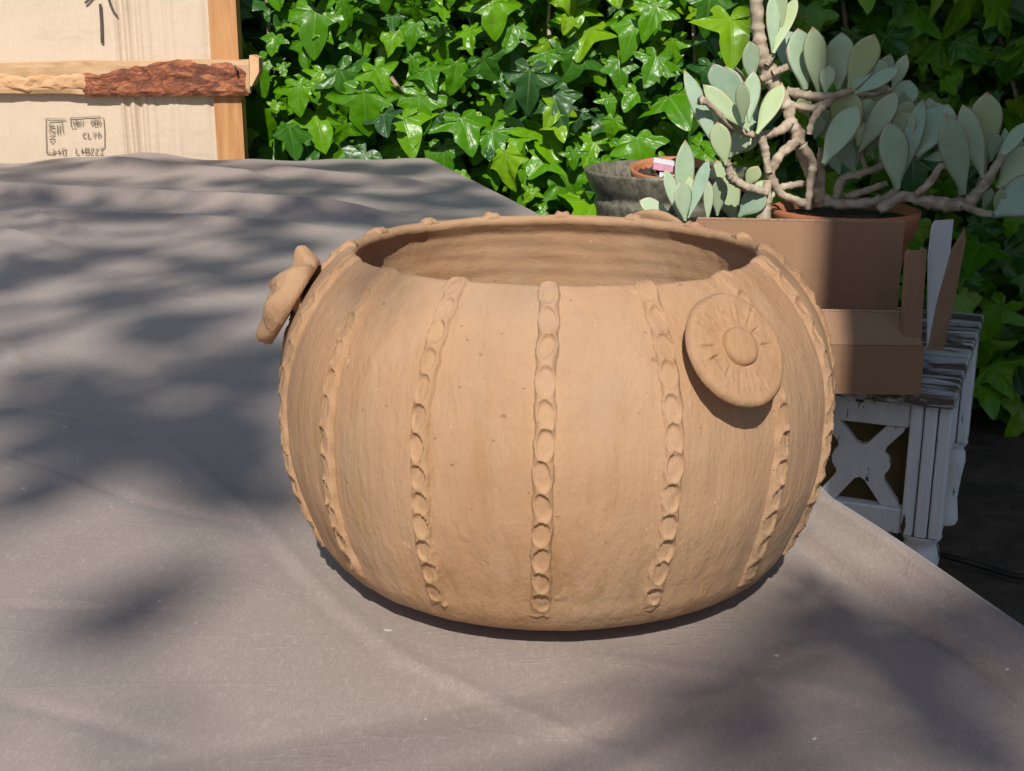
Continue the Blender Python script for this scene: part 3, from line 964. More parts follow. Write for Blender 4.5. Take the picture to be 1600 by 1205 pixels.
tag(ink('stamp_frame', st, 1.0, 'ink'), kind='stuff')
st = []
for i, ch in enumerate('VBN'): st += digit(ch, 112 + i * 6, 188, 4.2, 9)
for i, ch in enumerate('O8O'): st += digit(ch, 140 + i * 6, 187, 4.6, 10)
for i, ch in enumerate('CLVD'): st += digit(ch, 128 + i * 8, 207, 4.5, 9)
for i, ch in enumerate('L+8ZZ3'): st += digit(ch, 117 + i * 7.4, 232, 5.0, 9)
for i, ch in enumerate('1+0'): st += digit(ch, 80 + i * 8, 233, 5, 9)
for i, ch in enumerate('BNZV'): st += digit(ch, 75, 194 + i * 8, 9, 5.5)
for i in range(2): st += [[(88 + i * 4, 195), (88 + i * 4, 210)]]
tag(ink('stamp_lettering', st, 1.1, 'ink'), kind='stuff')
#==IVY==
# ------------------------------------------------------------ ivy
def ivy_leaf_mesh(seed, wide=1.0, three=False, fine=False):
    rnd = random.Random(seed)
    half = [(0.0, 0.02), (0.09, 0.17), (0.26, 0.23), (0.42, 0.13), (0.36, -0.04), (0.56, -0.03), (0.80, -0.12), (0.55, -0.28), (0.30, -0.37), (0.30, -0.56), (0.18, -0.80), (0.0, -1.06)]
    if three:
        half = [(0.0, 0.0), (0.10, 0.10), (0.25, 0.12), (0.36, 0.02), (0.40, -0.10), (0.56, -0.18), (0.68, -0.30), (0.50, -0.40), (0.33, -0.47), (0.29, -0.64), (0.17, -0.84), (0.0, -1.0)]
    j = lambda s: rnd.uniform(-s, s)
    right = [(x * wide * (1 + j(.10)) + j(.015), y + j(.03)) for x, y in half]
    left = [(-x * wide * (1 + j(.10)) + j(.015), y + j(.03)) for x, y in half[1:-1]][::-1]
    right[0] = half[0]; right[-1] = (j(.06), -1.0 + j(.06))
    ol = right + left
    if fine:
        n0, o2 = len(ol), []
        keep = {0, 6, 11, n0 - 6, 2, n0 - 2}
        for i in range(n0):
            p0, p1, p2, p3 = (Vector(ol[(i + q) % n0]) for q in (-1, 0, 1, 2))
            o2.append(tuple(p1))
            o2.append(tuple(-0.0625 * p0 + 0.5625 * p1 + 0.5625 * p2 - 0.0625 * p3))
        ol = o2
    c0 = (0.0, -0.06)
    n = len(ol)
    cup, fold, curl = rnd.uniform(-0.05, 0.26), rnd.uniform(0.02, 0.34), rnd.uniform(0.1, 0.6)
    def hz(x, y):
        a = abs(x)
        h = fold * a * 0.9 - cup * (x * x + (y + .3) ** 2) - curl * max(0, -y - 0.35) ** 1.6
        h -= 0.30 * max(0, a - 0.45) ** 1.5
        return h
    vs = [(c0[0], c0[1], hz(*c0))]
    uv = [(0.5, 0.64)]
    isv = [11, 6, n - 6, 2, n - 2] if not fine else [22, 12, n - 12, 4, n - 4]
    for k, s in ((0, 0.52), (1, 1.0)):
        for i, (x, y) in enumerate(ol):
            X_, Y_ = c0[0] + (x - c0[0]) * s, c0[1] + (y - c0[1]) * s
            q = min(abs(i - v) for v in isv)
            dz = (-0.018 if q == 0 else (0.022 if not (fine and q == 1) else 0.004)) if s < 1 else (j(0.035) if not fine else 0.03 * math.sin(i * 1.3 + seed))
            vs.append((X_, Y_, hz(X_, Y_) + dz))
            uv.append((0.5 + X_ * 0.5, 0.7 + (Y_ + 0.06) * 0.5))
    fs = []
    for i in range(n):
        i2 = (i + 1) % n
        fs.append((0, 1 + i2, 1 + i))
        fs.append((1 + i, 1 + i2, 1 + n + i2, 1 + n + i))
    fs = [f[::-1] for f in fs]
    return vs, fs, uv
LV = [ivy_leaf_mesh(11, 1.0), ivy_leaf_mesh(12, 1.08), ivy_leaf_mesh(13, 0.92), ivy_leaf_mesh(14, 0.95, True), ivy_leaf_mesh(15, 1.12), ivy_leaf_mesh(16, 0.85, True), ivy_leaf_mesh(17, 1.0), ivy_leaf_mesh(18, 1.1, True)]
def leaf_data(vs, fs, uv, name):
    me = bpy.data.meshes.new(name)
    me.from_pydata(vs, [], fs)
    ul = me.uv_layers.new(name='UVMap')
    for lp in me.loops:
        ul.data[lp.index].uv = uv[lp.vertex_index]
    me.polygons.foreach_set('use_smooth', [True] * len(me.polygons))
    me.materials.append(M['ivy'])
    me.update()
    return me
LM = [leaf_data(*ivy_leaf_mesh(30 + i, w, th, True), 'leaf') for i, (w, th) in enumerate(((1, 0), (1.08, 0), (.92, 0), (.95, 1), (1.12, 0), (.85, 1), (1, 0), (1.1, 1), (1.05, 0), (.9, 0)))]
ivy = empty('ivy', (0.4, 3.3, 0))
tag(ivy, 'glossy green ivy covering the fence behind the table', 'ivy')
def leaf_mat(p, size, rnd, layer):
    nrm = Vector((rnd.gauss(0.0, 0.42), -1.0, rnd.gauss(0.42, 0.36))).normalized()
    tip = Vector((rnd.gauss(0, 0.42), 0, -1))
    yv = -(tip - nrm * tip.dot(nrm)).normalized()
    xv = yv.cross(nrm).normalized()
    m = Matrix((( xv.x, yv.x, nrm.x, p.x), (xv.y, yv.y, nrm.y, p.y), (xv.z, yv.z, nrm.z, p.z), (0, 0, 0, 1)))
    return m @ Matrix.Scale(size, 4)
rnd = random.Random(42)
cand = []
def scatter(y0, y1, sp, smin, smax, x0, x1, z0, z1, layer):
    nz = int((z1 - z0) / sp)
    for iz in range(nz):
        for ix in range(int((x1 - x0) / sp)):
            x = x0 + (ix + 0.5 * (iz % 2)) * sp + rnd.uniform(-.42, .42) * sp
            z = z0 + iz * sp + rnd.uniform(-.42, .42) * sp
            bulge = 0.05 * fbm(x * 2.2, z * 2.2, 1)
            s = rnd.uniform(smin, smax) * (0.5 if rnd.random() < 0.28 else 1)
            p = Vector((x, rnd.uniform(y0, y1) + bulge, z))
            cand.append((p, s, layer))
scatter(3.02, 3.13, 0.071, 0.06, 0.118, -1.0, 2.0, 0.16, 1.75, 0)
scatter(3.13, 3.22, 0.074, 0.055, 0.11, -1.3, 2.3, 0.1, 1.9, 1)
scatter(3.24, 3.40, 0.055, 0.07, 0.13, -1.5, 2.5, 0.02, 2.05, 2)
front, rest = [], []
def hidden(px, py):                   # behind the rack, the cloth or the pot
    if px < 360 and py < 260: return True
    if py > 262 and px < 660: return True
    if px < 840 and py > 250 + (px - 660) * 0.47: return True
    if 540 < px < 1200 and py > 372: return True
    if 840 <= px <= 1290 and py > 345: return True
    if 1290 < px < 1520 and py > 380: return True
    return False
for p, s, la in cand:
    px, py, d = PX(p)
    vis = -30 < px < 1640 and -50 < py < 980 and not hidden(px, py)
    (front if (vis and la < 2) else rest).append((p, s, la, px))
front.sort(key=lambda t: -(t[1] * (1.0 if t[2] == 0 else 0.55) * (1.15 if t[3] < 1250 else 0.9)))
rest += front[300:]
front = front[:300]
for p, s, la, px in front:
    o = bpy.data.objects.new('leaf', rnd.choice(LM))
    COL.objects.link(o)
    o.parent = ivy
    o.matrix_local = Matrix.Translation((-0.4, -3.3, 0)) @ leaf_mat(p, s, rnd, la)
VV, FF, UU, RR = [], [], [], []
for p, s, la, px in rest:
    vs, fs, uv = rnd.choice(LV)
    m = leaf_mat(p, s, rnd, la)
    k = len(VV)
    VV += [tuple(m @ Vector(v) - Vector((0.4, 3.3, 0))) for v in vs]
    FF += [tuple(i + k for i in f) for f in fs]
    UU += uv
    RR += [rnd.random()] * len(vs)
me = bpy.data.meshes.new('foliage')
me.from_pydata(VV, [], FF)
ul = me.uv_layers.new(name='UVMap')
li = np.empty(len(me.loops), dtype=np.int32)
me.loops.foreach_get('vertex_index', li)
ul.data.foreach_set('uv', np.array(UU, dtype=np.float32)[li].ravel())
at = me.attributes.new('rnd', 'FLOAT', 'POINT')
at.data.foreach_set('value', np.array(RR, dtype=np.float32))
fo = mobj('foliage', me, M['ivy'], ivy, True)
tag(fo, kind='stuff')
for i in range(9):                    # climbing stems
    x = -1.0 + i * 0.36
    pts = []
    for k in range(14):
        pts.append((x + 0.12 * fbm(i * 3.3, k * 0.4) - 0.4, 3.22 + 0.03 * fbm(i, k * 0.7, 4) - 3.3, 0.0 + k * 0.135))
    MB().tube(smooth_poly(pts, 3), [0.008 * (1 - 0.014 * q) for q in range(40)], 6, True, 0.3).build('stem', M['stem'], ivy, True)
#==RIGHT==
# ------------------------------------------------------------ worn white side table
SZ = 0.45
A_ = PZ(1494, 622, SZ)
B_ = PZ(1538, 491, SZ)
dv = (B_ - A_); dv.z = 0
DEP = dv.length
dv.normalize()
wv = Vector((-dv.y, dv.x, 0))         # towards the left
if wv.x > 0: wv = -wv
WID = 0.66
ang_t = math.atan2(-wv.y, -wv.x)
st_ = empty('side_table', (A_.x, A_.y, 0), ang_t)
tag(st_, 'worn white painted wooden side table with cut-out cross panel', 'side table')
# local frame: x to the right (0 at right edge), y to the back
def lbox(name, x0, x1, y0, y1, z0, z1, mat, bev=0.003):
    return MB().box(((x0 + x1) / 2, (y0 + y1) / 2, (z0 + z1) / 2), (x1 - x0, y1 - y0, z1 - z0), None, bev).build(name, M[mat], st_)
npl = 7
for i in range(npl):
    a = DEP * i / npl
    lbox('plank', -WID, 0, a + 0.0015, a + DEP / npl - 0.0015, SZ - 0.022, SZ + 0.0006 * (i % 3), 'whitetop', 0.004)
PW = 0.068
for (px_, py_) in ((-PW - 0.003, 0.018), (-WID + 0.02, 0.022), (-PW - 0.003, DEP - PW - 0.02), (-WID + 0.02, DEP - PW - 0.02)):
    zt = SZ - 0.0225
    # square upper post with grooves, turned foot
    pe = empty('leg'); pe.parent = st_
    for gi in range(3):
        w3 = PW / 3
        MB().box((px_ + w3 * (gi + 0.5), py_ + PW / 2, (zt + 0.190) / 2 + 0.0), (w3 - 0.0025, PW - (0.004 if gi != 1 else 0.0), zt - 0.190), None, 0.003).build('post_stave', M['white'], pe)
    mb = MB()
    mb.lathe([(0.034, 0.191), (0.034, 0.184), (0.026, 0.174), (0.031, 0.164), (0.033, 0.145), (0.028, 0.11), (0.024, 0.06), (0.028, 0.03), (0.030, 0.012), (0.026, 0.0)], 20)
    mb.v = [(x + px_ + PW / 2, y + py_ + PW / 2, z) for x, y, z in mb.v]
    mb.build('turned_foot', M['white'], pe, True)
X0, X1 = -WID + 0.02 + PW + 0.001, -PW - 0.004
lbox('top_rail', X0, X1, 0.034, 0.062, SZ - 0.072, SZ - 0.0235, 'white')
zl0 = 0.186
lbox('bottom_rail', X0, X1, 0.034, 0.062, zl0, zl0 + 0.046, 'white')
lbox('back_board', X0, X1, 0.10, 0.112, zl0, SZ - 0.024, 'olive', 0.001)
# cross panels (cut-out X with curved waist)
zb0, zb1 = zl0 + 0.0465, SZ - 0.0725
hP = zb1 - zb0
wP = 0.142
def cross(xc):
    sd = [(1.0, 1.0), (0.96, 0.88), (0.60, 0.47), (0.56, 0.34), (0.66, 0.24), (0.72, 0.08), (0.70, -0.08), (0.58, -0.26), (0.62, -0.42), (0.97, -0.88), (1.0, -1.0)]
    u = [(-0.58, 1.0), (-0.14, 0.50), (0.0, 0.45), (0.14, 0.50), (0.58, 1.0)] + sd + [(0.56, -1.0), (0.12, -0.42), (0.0, -0.37), (-0.12, -0.42), (-0.56, -1.0)] + [(-a, b) for a, b in sd[::-1]]
    n = len(u)
    vs = [(xc + a * wP / 2 * 0.97, 0.042, (zb0 + zb1) / 2 + b * hP / 2 * 0.995) for a, b in u] + [(xc + a * wP / 2 * 0.97, 0.056, (zb0 + zb1) / 2 + b * hP / 2 * 0.995) for a, b in u]
    fs = [tuple(range(n))[::-1], tuple(range(n, 2 * n))] + [(i, (i + 1) % n, n + (i + 1) % n, n + i) for i in range(n)]
    MB().add(vs, fs[:2]).add([], []) if False else None
    mb = MB().add(vs, fs)
    return mb.build('cross_panel', M['white'], st_)
k = 0
xx = X1 - wP / 2 - 0.004
while xx - wP / 2 > X0 - 0.02:
    cross(xx); xx -= wP + 0.012
# right side panel between front and back legs
lbox('side_rail', -0.062, -0.03, 0.022 + PW + 0.001, DEP - PW - 0.021, SZ - 0.075, SZ - 0.0235, 'white')
lbox('side_rail', -0.062, -0.03, 0.022 + PW + 0.001, DEP - PW - 0.021, zl0, zl0 + 0.046, 'white')
lbox('side_panel', -0.052, -0.042, 0.022 + PW + 0.001, DEP - PW - 0.021, zl0 + 0.0465, SZ - 0.0755, 'white', 0.001)

# ------------------------------------------------------------ cardboard box on it
FYB = PZ(1438, 618, SZ + 0.001).y
bx1 = PZ(1438, 618, SZ + 0.001).x
bang = -0.06
cbx = empty('cardboard_box', (bx1, FYB, SZ + 0.0015), bang)
tag(cbx, 'opened brown cardboard box with raised flaps on white side table', 'box')
def lpt(px, py, yl):                   # pixel to box frame at local depth yl (approx. planes of constant local y)
    ca, sa = math.cos(bang), math.sin(bang)
    d = ray(px, py)
    # point o + d t with local y == yl ; local y = -(x-bx1)*sa + (y-FYB)*ca
    t = (yl + (0 - bx1) * sa * 1 + FYB * ca - 0) / (-d.x * sa + d.y * ca)
    t = (yl - bx1 * sa + FYB * ca) / (-d.x * sa + d.y * ca)
    w = Vector((0, 0, CZ)) + d * t
    lx = (w.x - bx1) * ca + (w.y - FYB) * sa
    return Vector((lx, yl, w.z - SZ - 0.0015))
BT = 0.004
BWD, BDP = 0.46, 0.20
fz = lpt(1430, 541, 0).z
def slab(name, quad, nrm, mat='box', th=BT):
    q = [Vector(p) for p in quad]
    nn = Vector(nrm).normalized() * th
    vs = q + [p + nn for p in q]
    n = len(q)
    fs = [tuple(range(n)), tuple(range(2 * n - 1, n - 1, -1))] + [(i, n + i, n + (i + 1) % n, (i + 1) % n) for i in range(n)]
    return MB().add(vs, fs).build(name, M[mat], cbx)
slab('front_wall', [(-BWD, 0, 0), (0, 0, 0), (0.0, 0, fz), (-BWD, 0, fz)], (0, 1, 0))
# front flap: stands up, leaning back a little from its fold line
ffz = lpt(1420, 487, 0.035).z
slab('front_flap', [(-BWD, -0.001, fz + 0.001), (-0.004, -0.001, fz + 0.001), (-0.016, 0.034, ffz - 0.002), (-BWD + 0.01, 0.034, ffz)], (0, 1, 0.4))
bz = lpt(1455, 349, BDP).z
tl = lpt(1100, 345, BDP).z
slab('back_wall', [(-BWD, BDP, 0), (0, BDP, 0), (0.0, BDP, bz), (-BWD, BDP, tl + 0.004)], (0, 1, 0))
slab('cut_edge', [(-BWD, BDP - 0.0008, tl + 0.0041), (0, BDP - 0.0008, bz + 0.0001), (0, BDP - 0.0008, bz + 0.0026), (-BWD, BDP - 0.0008, tl + 0.0066)], (0, 1, 0), 'boxedge', 0.0056)
slab('cut_edge', [(-BWD + 0.01, 0.0335, ffz + 0.0002), (-0.016, 0.0335, ffz - 0.0018), (-0.016, 0.0335, ffz), (-BWD + 0.01, 0.0335, ffz + 0.002)], (0, 1, 0.3), 'boxedge', 0.004)
slab('bottom', [(-BWD, BT + .001, 0.0), (-0.005, BT + .001, 0.0), (-0.005, BDP - .001, 0.0), (-BWD, BDP - .001, 0.0)], (0, 0, 1))
slab('side_wall', [(-0.0045, BT + .001, 0.0005), (-0.0045, BDP - .001, 0.0005), (-0.0045, BDP - .001, fz), (-0.0045, BT + .001, fz)], (1, 0, 0))
slab('side_wall', [(-BWD, BT + .001, 0.0045), (-BWD, BDP - .001, 0.0045), (-BWD, BDP - .001, fz), (-BWD, BT + .001, fz)], (1, 0, 0))
# upright end flap with white liner (double wall) and outer flap leaning outwards
e1 = lpt(1452, 392, 0.03); e0 = lpt(1414, 388, 0.03)
mb = MB()
zt2 = e0.z
pts = []
prof = [(-0.034, 0.004), (-0.030, -0.003), (-0.010, -0.005), (0.0, 0.002), (0.0, 0.03), (-0.004, 0.03), (-0.006, 0.008), (-0.012, 0.002), (-0.028, 0.004), (-0.031, 0.009)]
vs = []
for zz, lean in ((fz - 0.02, 0.0), (fz + 0.06, -0.004), (zt2 - 0.006, -0.006), (zt2, -0.006)):
    for (a, b) in prof:
        sh = 1.0 if zz < zt2 else 0.9
        vs.append((a * sh + lean - 0.001, b + 0.012, zz))
n = len(prof)
fs = [(i * n + k_, i * n + (k_ + 1) % n, (i + 1) * n + (k_ + 1) % n, (i + 1) * n + k_) for i in range(3) for k_ in range(n)]
fs += [tuple(range(3 * n, 4 * n)), tuple(range(n))[::-1]]
MB().add(vs, fs).build('corner_flap', M['box'], cbx)
slab('liner_flap', [lpt(1451, 402, 0.055), lpt(1457, 352, 0.085), lpt(1462, 345, 0.09), lpt(1490, 343, 0.115), lpt(1485, 394, 0.105), lpt(1464, 470, 0.08), lpt(1449, 545, 0.05)], (-0.3, 1, 0), 'boxwhite', 0.003)
slab('end_flap', [lpt(1447, 547, 0.052), lpt(1463, 470, 0.085), lpt(1484, 394, 0.112), lpt(1507, 356, 0.135), lpt(1509, 376, 0.135), lpt(1488, 488, 0.13), lpt(1474, 548, 0.13)], (0.3, 1, 0), 'box', 0.0035)

# ------------------------------------------------------------ stoneware planter with small terracotta pot
sp = P(1042, 265, 2.46)
SR = 0.158
spo = empty('stoneware_planter', (sp.x, 2.46, SZ + 0.0015))
tag(spo, 'speckled grey stoneware planter with flared banded rim behind succulent', 'planter')
hr = sp.z - SZ
pr = [(0.10, 0.0), (0.105, 0.004), (0.112, 0.04), (0.122, 0.10), (0.130, hr - 0.12), (0.134, hr - 0.075), (0.138, hr - 0.066), (0.138, hr - 0.058), (0.134, hr - 0.052), (0.138, hr - 0.044), (0.146, hr - 0.034), (0.153, hr - 0.016), (SR, hr - 0.004), (SR, hr), (SR - 0.004, hr + 0.001), (SR - 0.010, hr - 0.004), (0.140, hr - 0.03), (0.125, hr - 0.07), (0.118, 0.10), (0.10, 0.03), (0.003, 0.03)]
MB().lathe(pr, 64, 0.004).build('vessel', M['stoneware'], spo, True)
MB().lathe([(0.121, hr - 0.075), (0.08, hr - 0.070), (0.002, hr - 0.068)], 32).build('soil', M['soil'], spo, True)
tp = P(1049, 262, 2.455)
tpo = empty('small_terracotta_pot', (tp.x, 2.455, SZ + 0.002 + hr - 0.069))
tpo.rotation_euler = (R(9), R(-2), 0)
tag(tpo, 'small terracotta pot with dry soil sitting inside stoneware planter', 'flower pot')
h2 = 0.075
MB().lathe([(0.05, 0.002), (0.058, 0.03), (0.066, h2 - 0.028), (0.073, h2 - 0.027), (0.077, h2 - 0.002), (0.076, h2), (0.071, h2), (0.068, h2 - 0.006), (0.064, h2 - 0.03), (0.002, h2 - 0.03)], 48).build('vessel', M['terracotta'], tpo, True)
mb = MB()
nn_ = 26
vs = [((i / 25 - .5) * .128, (j / 25 - .5) * .128, h2 - 0.014 + 0.012 * fbm(i * 0.35, j * 0.35, 2)) for i in range(26) for j in range(26)]
fs = [(i * 26 + j, (i + 1) * 26 + j, (i + 1) * 26 + j + 1, i * 26 + j + 1) for i in range(25) for j in range(25) if math.hypot(i - 12, j - 12) < 12.2]
mb.add(vs, fs).build('soil', M['soil'], tpo, True)
rd = random.Random(5)
for i in range(16):                    # dry leaf crumbs
    a, r_ = rd.uniform(0, 6.28), rd.uniform(0.01, 0.062)
    q = Vector((math.cos(a) * r_, math.sin(a) * r_, h2 - 0.004 + rd.uniform(0, 0.006)))
    s_ = rd.uniform(0.005, 0.011)
    mb = MB()
    m_ = Matrix.Translation(q) @ Matrix.Rotation(rd.uniform(0, 6), 4, 'Z') @ Matrix.Rotation(rd.uniform(-.7, .7), 4, 'X')
    vs = [m_ @ Vector(v) for v in ((-s_, 0, 0), (-s_ * .3, s_ * .5, s_ * .3), (s_ * .6, s_ * .4, 0.1 * s_), (s_ * 1.2, 0, s_ * .4), (s_ * .4, -s_ * .5, s_ * .2), (-s_ * .5, -s_ * .4, 0), (0, 0, -s_ * .3))]
    mb.add(vs, [(0, 1, 6), (1, 2, 6), (2, 3, 6), (3, 4, 6), (4, 5, 6), (5, 0, 6)]).build('dry_leaf', M['endgrain'] if i % 3 else M['stem'], tpo)
# plant label
lb = empty('plant_label', (0, 0, 0))
tag(lb, 'white and pink plastic plant label stuck in small terracotta pot', 'plant label')
la_, lb_ = P(1021, 250, 2.43), P(1054, 256, 2.43)
lo = (la_ + lb_) / 2
lb.location = lo
w_ = (lb_ - la_).length
MB().box((0, 0, 0.0), (w_, 0.002, 0.010), None, 0.0004).build('card', M['tlabelw'], lb)
MB().box((0, -0.0003, -0.0115), (w_ * 0.96, 0.002, 0.0125), None, 0.0004).build('printed_band', M['tlabelp'], lb)
MB().box((0, 0.0005, -0.032), (0.010, 0.0016, 0.024), None, 0.0003).build('spike', M['tlabelw'], lb)
lb.rotation_euler = (R(-14), R(10), R(4))

# ------------------------------------------------------------ succulent in its terracotta bowl
SY = 2.36
tb_c = P(1320, 331, SY)
so_ = empty('terracotta_bowl', (tb_c.x, SY, SZ + 0.0015))
tag(so_, 'wide terracotta bowl holding the succulent behind cardboard box', 'flower pot')
hb = tb_c.z - SZ
rb = 115 / FPX * 2.36
MB().lathe([(0.085, 0.0), (0.09, 0.01), (rb * 0.86, hb - 0.05), (rb * 0.93, hb - 0.045), (rb, hb - 0.004), (rb, hb + 0.004), (rb - 0.006, hb + 0.006), (rb - 0.012, hb + 0.002), (rb * 0.85, hb - 0.03), (rb * 0.5, hb - 0.02), (0.002, hb - 0.018)], 48, 0.01).build('vessel', M['terracotta'], so_, True)
MB().lathe([(rb * 0.90, hb - 0.012), (rb * 0.6, hb - 0.006), (0.002, hb - 0.004)], 32, 0.03).build('soil', M['soil'], so_, True)

su = empty('succulent', (tb_c.x, SY, SZ + hb))
tag(su, 'sprawling grey green succulent with paddle leaves and woody stems', 'succulent')
S0 = Vector(su.location)
def C4(x, y): return 1040 + x / 2.857, y / 2.857
def depth4(x, y, k=0.0):
    return SY - 0.02 + k - 0.10 * max(0, (450 - x) / 450) - 0.0001 * max(0, x - 900)
def leaf_mesh(width, length, bend, name='leaf', seed=0):
    ns, nc = 13, 10
    vs, ed = [], []
    for i in range(ns):
        u = i / (ns - 1)
        if u < 0.60: w = width / 2 * (0.16 + 0.84 * math.sin(math.pi / 2 * u / 0.60) ** 1.4)
        else: w = width / 2 * max(0.02, math.cos(math.pi / 2 * ((u - 0.60) / 0.40) ** 1.45) ** 0.95)
        th = max(0.0012, width * 0.12 * (1 - 0.65 * u))
        zc = bend * length * (u - u * u * 0.2) * u
        for k in range(nc):
            a = 2 * math.pi * k / nc
            ca, sa = math.cos(a), math.sin(a)
            x = w * ca
            z = th * sa + zc + 0.20 * abs(ca) ** 2 * w
            vs.append((x, u * length, z))
            ed.append(max(abs(ca) ** 6 * 0.9 * min(1, u * 2.2), max(0, (u - 0.88) / 0.12)))
    me = grid_mesh(name, vs, ns, nc, True)
    at = me.attributes.new('edge', 'FLOAT', 'POINT')
    at.data.foreach_set('value', np.array(ed, dtype=np.float32))
    return me
LEAVES = [  # base x,y, tip x,y, width (crop pixels), depth offset
    (345, 540, 270, 315, 100, -.03), (265, 440, 218, 295, 72, .0), (240, 690, 100, 340, 62, -.01), (372, 585, 183, 395, 66, -.05), (345, 545, 345, 380, 55, -.06),
    (372, 545, 388, 338, 62, -.05), (408, 600, 515, 392, 76, -.06), (270, 735, 232, 560, 76, -.06), (385, 370, 372, 196, 72, .01), (345, 385, 320, 305, 55, .0), (300, 690, 400, 600, 66, .02),
    (310, 990, 235, 740, 110, .03), (330, 965, 432, 860, 90, -.01), (188, 985, 190, 820, 42, -.04), (230, 960, 240, 800, 60, .02), (290, 700, 360, 590, 70, .03), (360, 830, 410, 750, 55, .0),
    (80, 975, 72, 655, 82, -.08), (62, 975, 8, 770, 50, -.09), (85, 985, 65, 820, 76, -.12), (100, 975, 192, 738, 54, -.10), (100, 960, 105, 800, 52, -.10), (20, 960, -110, 905, 60, -.02),
    (482, 240, 572, 0, 64, -.03), (476, 235, 482, -10, 54, -.02), (486, 220, 520, -60, 60, .0),
    (620, 402, 592, 148, 124, .03), (682, 412, 660, 145, 82, .02), (712, 415, 728, 300, 56, .0), (772, 402, 792, 168, 106, .03), (560, 300, 545, 150, 90, .06),
    (818, 402, 922, 168, 100, .02), (832, 412, 908, 268, 72, .0), (850, 402, 972, 278, 92, .03), (846, 420, 1030, 315, 58, -.02), (1010, 405, 1070, 258, 48, .02), (950, 520, 985, 390, 110, .06), (1040, 500, 1085, 368, 92, .04),
    (705, 735, 846, 492, 112, -.06), (820, 660, 808, 415, 130, .03), (862, 650, 900, 448, 92, .0), (870, 672, 1022, 428, 80, -.02), (935, 620, 930, 458, 76, .02), (842, 770, 785, 640, 74, .02), (735, 640, 700, 490, 96, .06), (668, 620, 690, 520, 60, .05), (850, 750, 840, 620, 60, .04), (780, 780, 740, 660, 60, .05),
    (1032, 842, 1008, 568, 124, -.05), (1044, 810, 1142, 468, 70, -.03), (1080, 640, 1060, 508, 92, .0), (1040, 570, 1085, 455, 76, .02), (1115, 705, 1250, 478, 150, .0), (1332, 862, 1262, 540, 102, -.04), (1416, 792, 1332, 490, 80, -.02),
    (1420, 715, 1432, 428, 112, .02), (1450, 720, 1472, 600, 56, .0), (1470, 730, 1605, 560, 54, -.02), (1480, 845, 1660, 672, 130, .0), (1468, 965, 1680, 830, 150, -.05), (1418, 935, 1452, 848, 38, -.03), (1470, 945, 1502, 848, 38, -.03),
    (1155, 712, 1262, 688, 44, .02), (1518, 660, 1515, 580, 26, .0), (1360, 700, 1300, 560, 90, .05), (1130, 660, 1160, 480, 80, .04), (960, 760, 1010, 640, 70, .05), (640, 520, 600, 440, 60, .05), (880, 560, 850, 470, 80, .06), (1500, 760, 1570, 610, 70, .05),
]
rd = random.Random(9)
for (cx_, cy_, n_) in ((300, 560, 6), (680, 330, 5), (860, 380, 6), (850, 620, 8), (1010, 560, 6), (1180, 620, 5), (1400, 640, 6), (270, 880, 6)):
    for q_ in range(n_):
        a_ = rd.uniform(-0.9, 0.9)
        x_, y_ = cx_ + rd.uniform(-90, 90), cy_ + rd.uniform(0, 90)
        L_ = rd.uniform(110, 190)
        LEAVES.append((x_, y_, x_ + L_ * math.sin(a_), y_ - L_ * math.cos(a_), L_ * rd.uniform(0.36, 0.5), rd.uniform(0.05, 0.10)))
for i, (bx_, by_, tx_, ty_, w, k) in enumerate(LEAVES):
    Y0 = depth4(bx_, by_, k)
    b = P(*C4(bx_, by_), Y0)
    t = P(*C4(tx_, ty_), Y0 + rd.uniform(-0.03, 0.03))
    ax = (t - b)
    L = ax.length * 1.08
    ax.normalize()
    wd = w / 2.857 / FPX * Y0 * 1.25
    me = leaf_mesh(wd, L, rd.uniform(-0.10, 0.12))
    view = (Vector((0, 0, CZ)) - b).normalized()
    nrm = (view + Vector((rd.uniform(-.6, .6), 0, rd.uniform(-.1, .6)))).normalized()
    nrm = (nrm - ax * nrm.dot(ax)).normalized()
    xv = ax.cross(nrm).normalized()
    m_ = Matrix(((xv.x, ax.x, nrm.x, b.x - S0.x), (xv.y, ax.y, nrm.y, b.y - S0.y), (xv.z, ax.z, nrm.z, b.z - S0.z), (0, 0, 0, 1)))
    o = mobj('leaf', me, M['succ'], su, True)
    o.matrix_local = m_
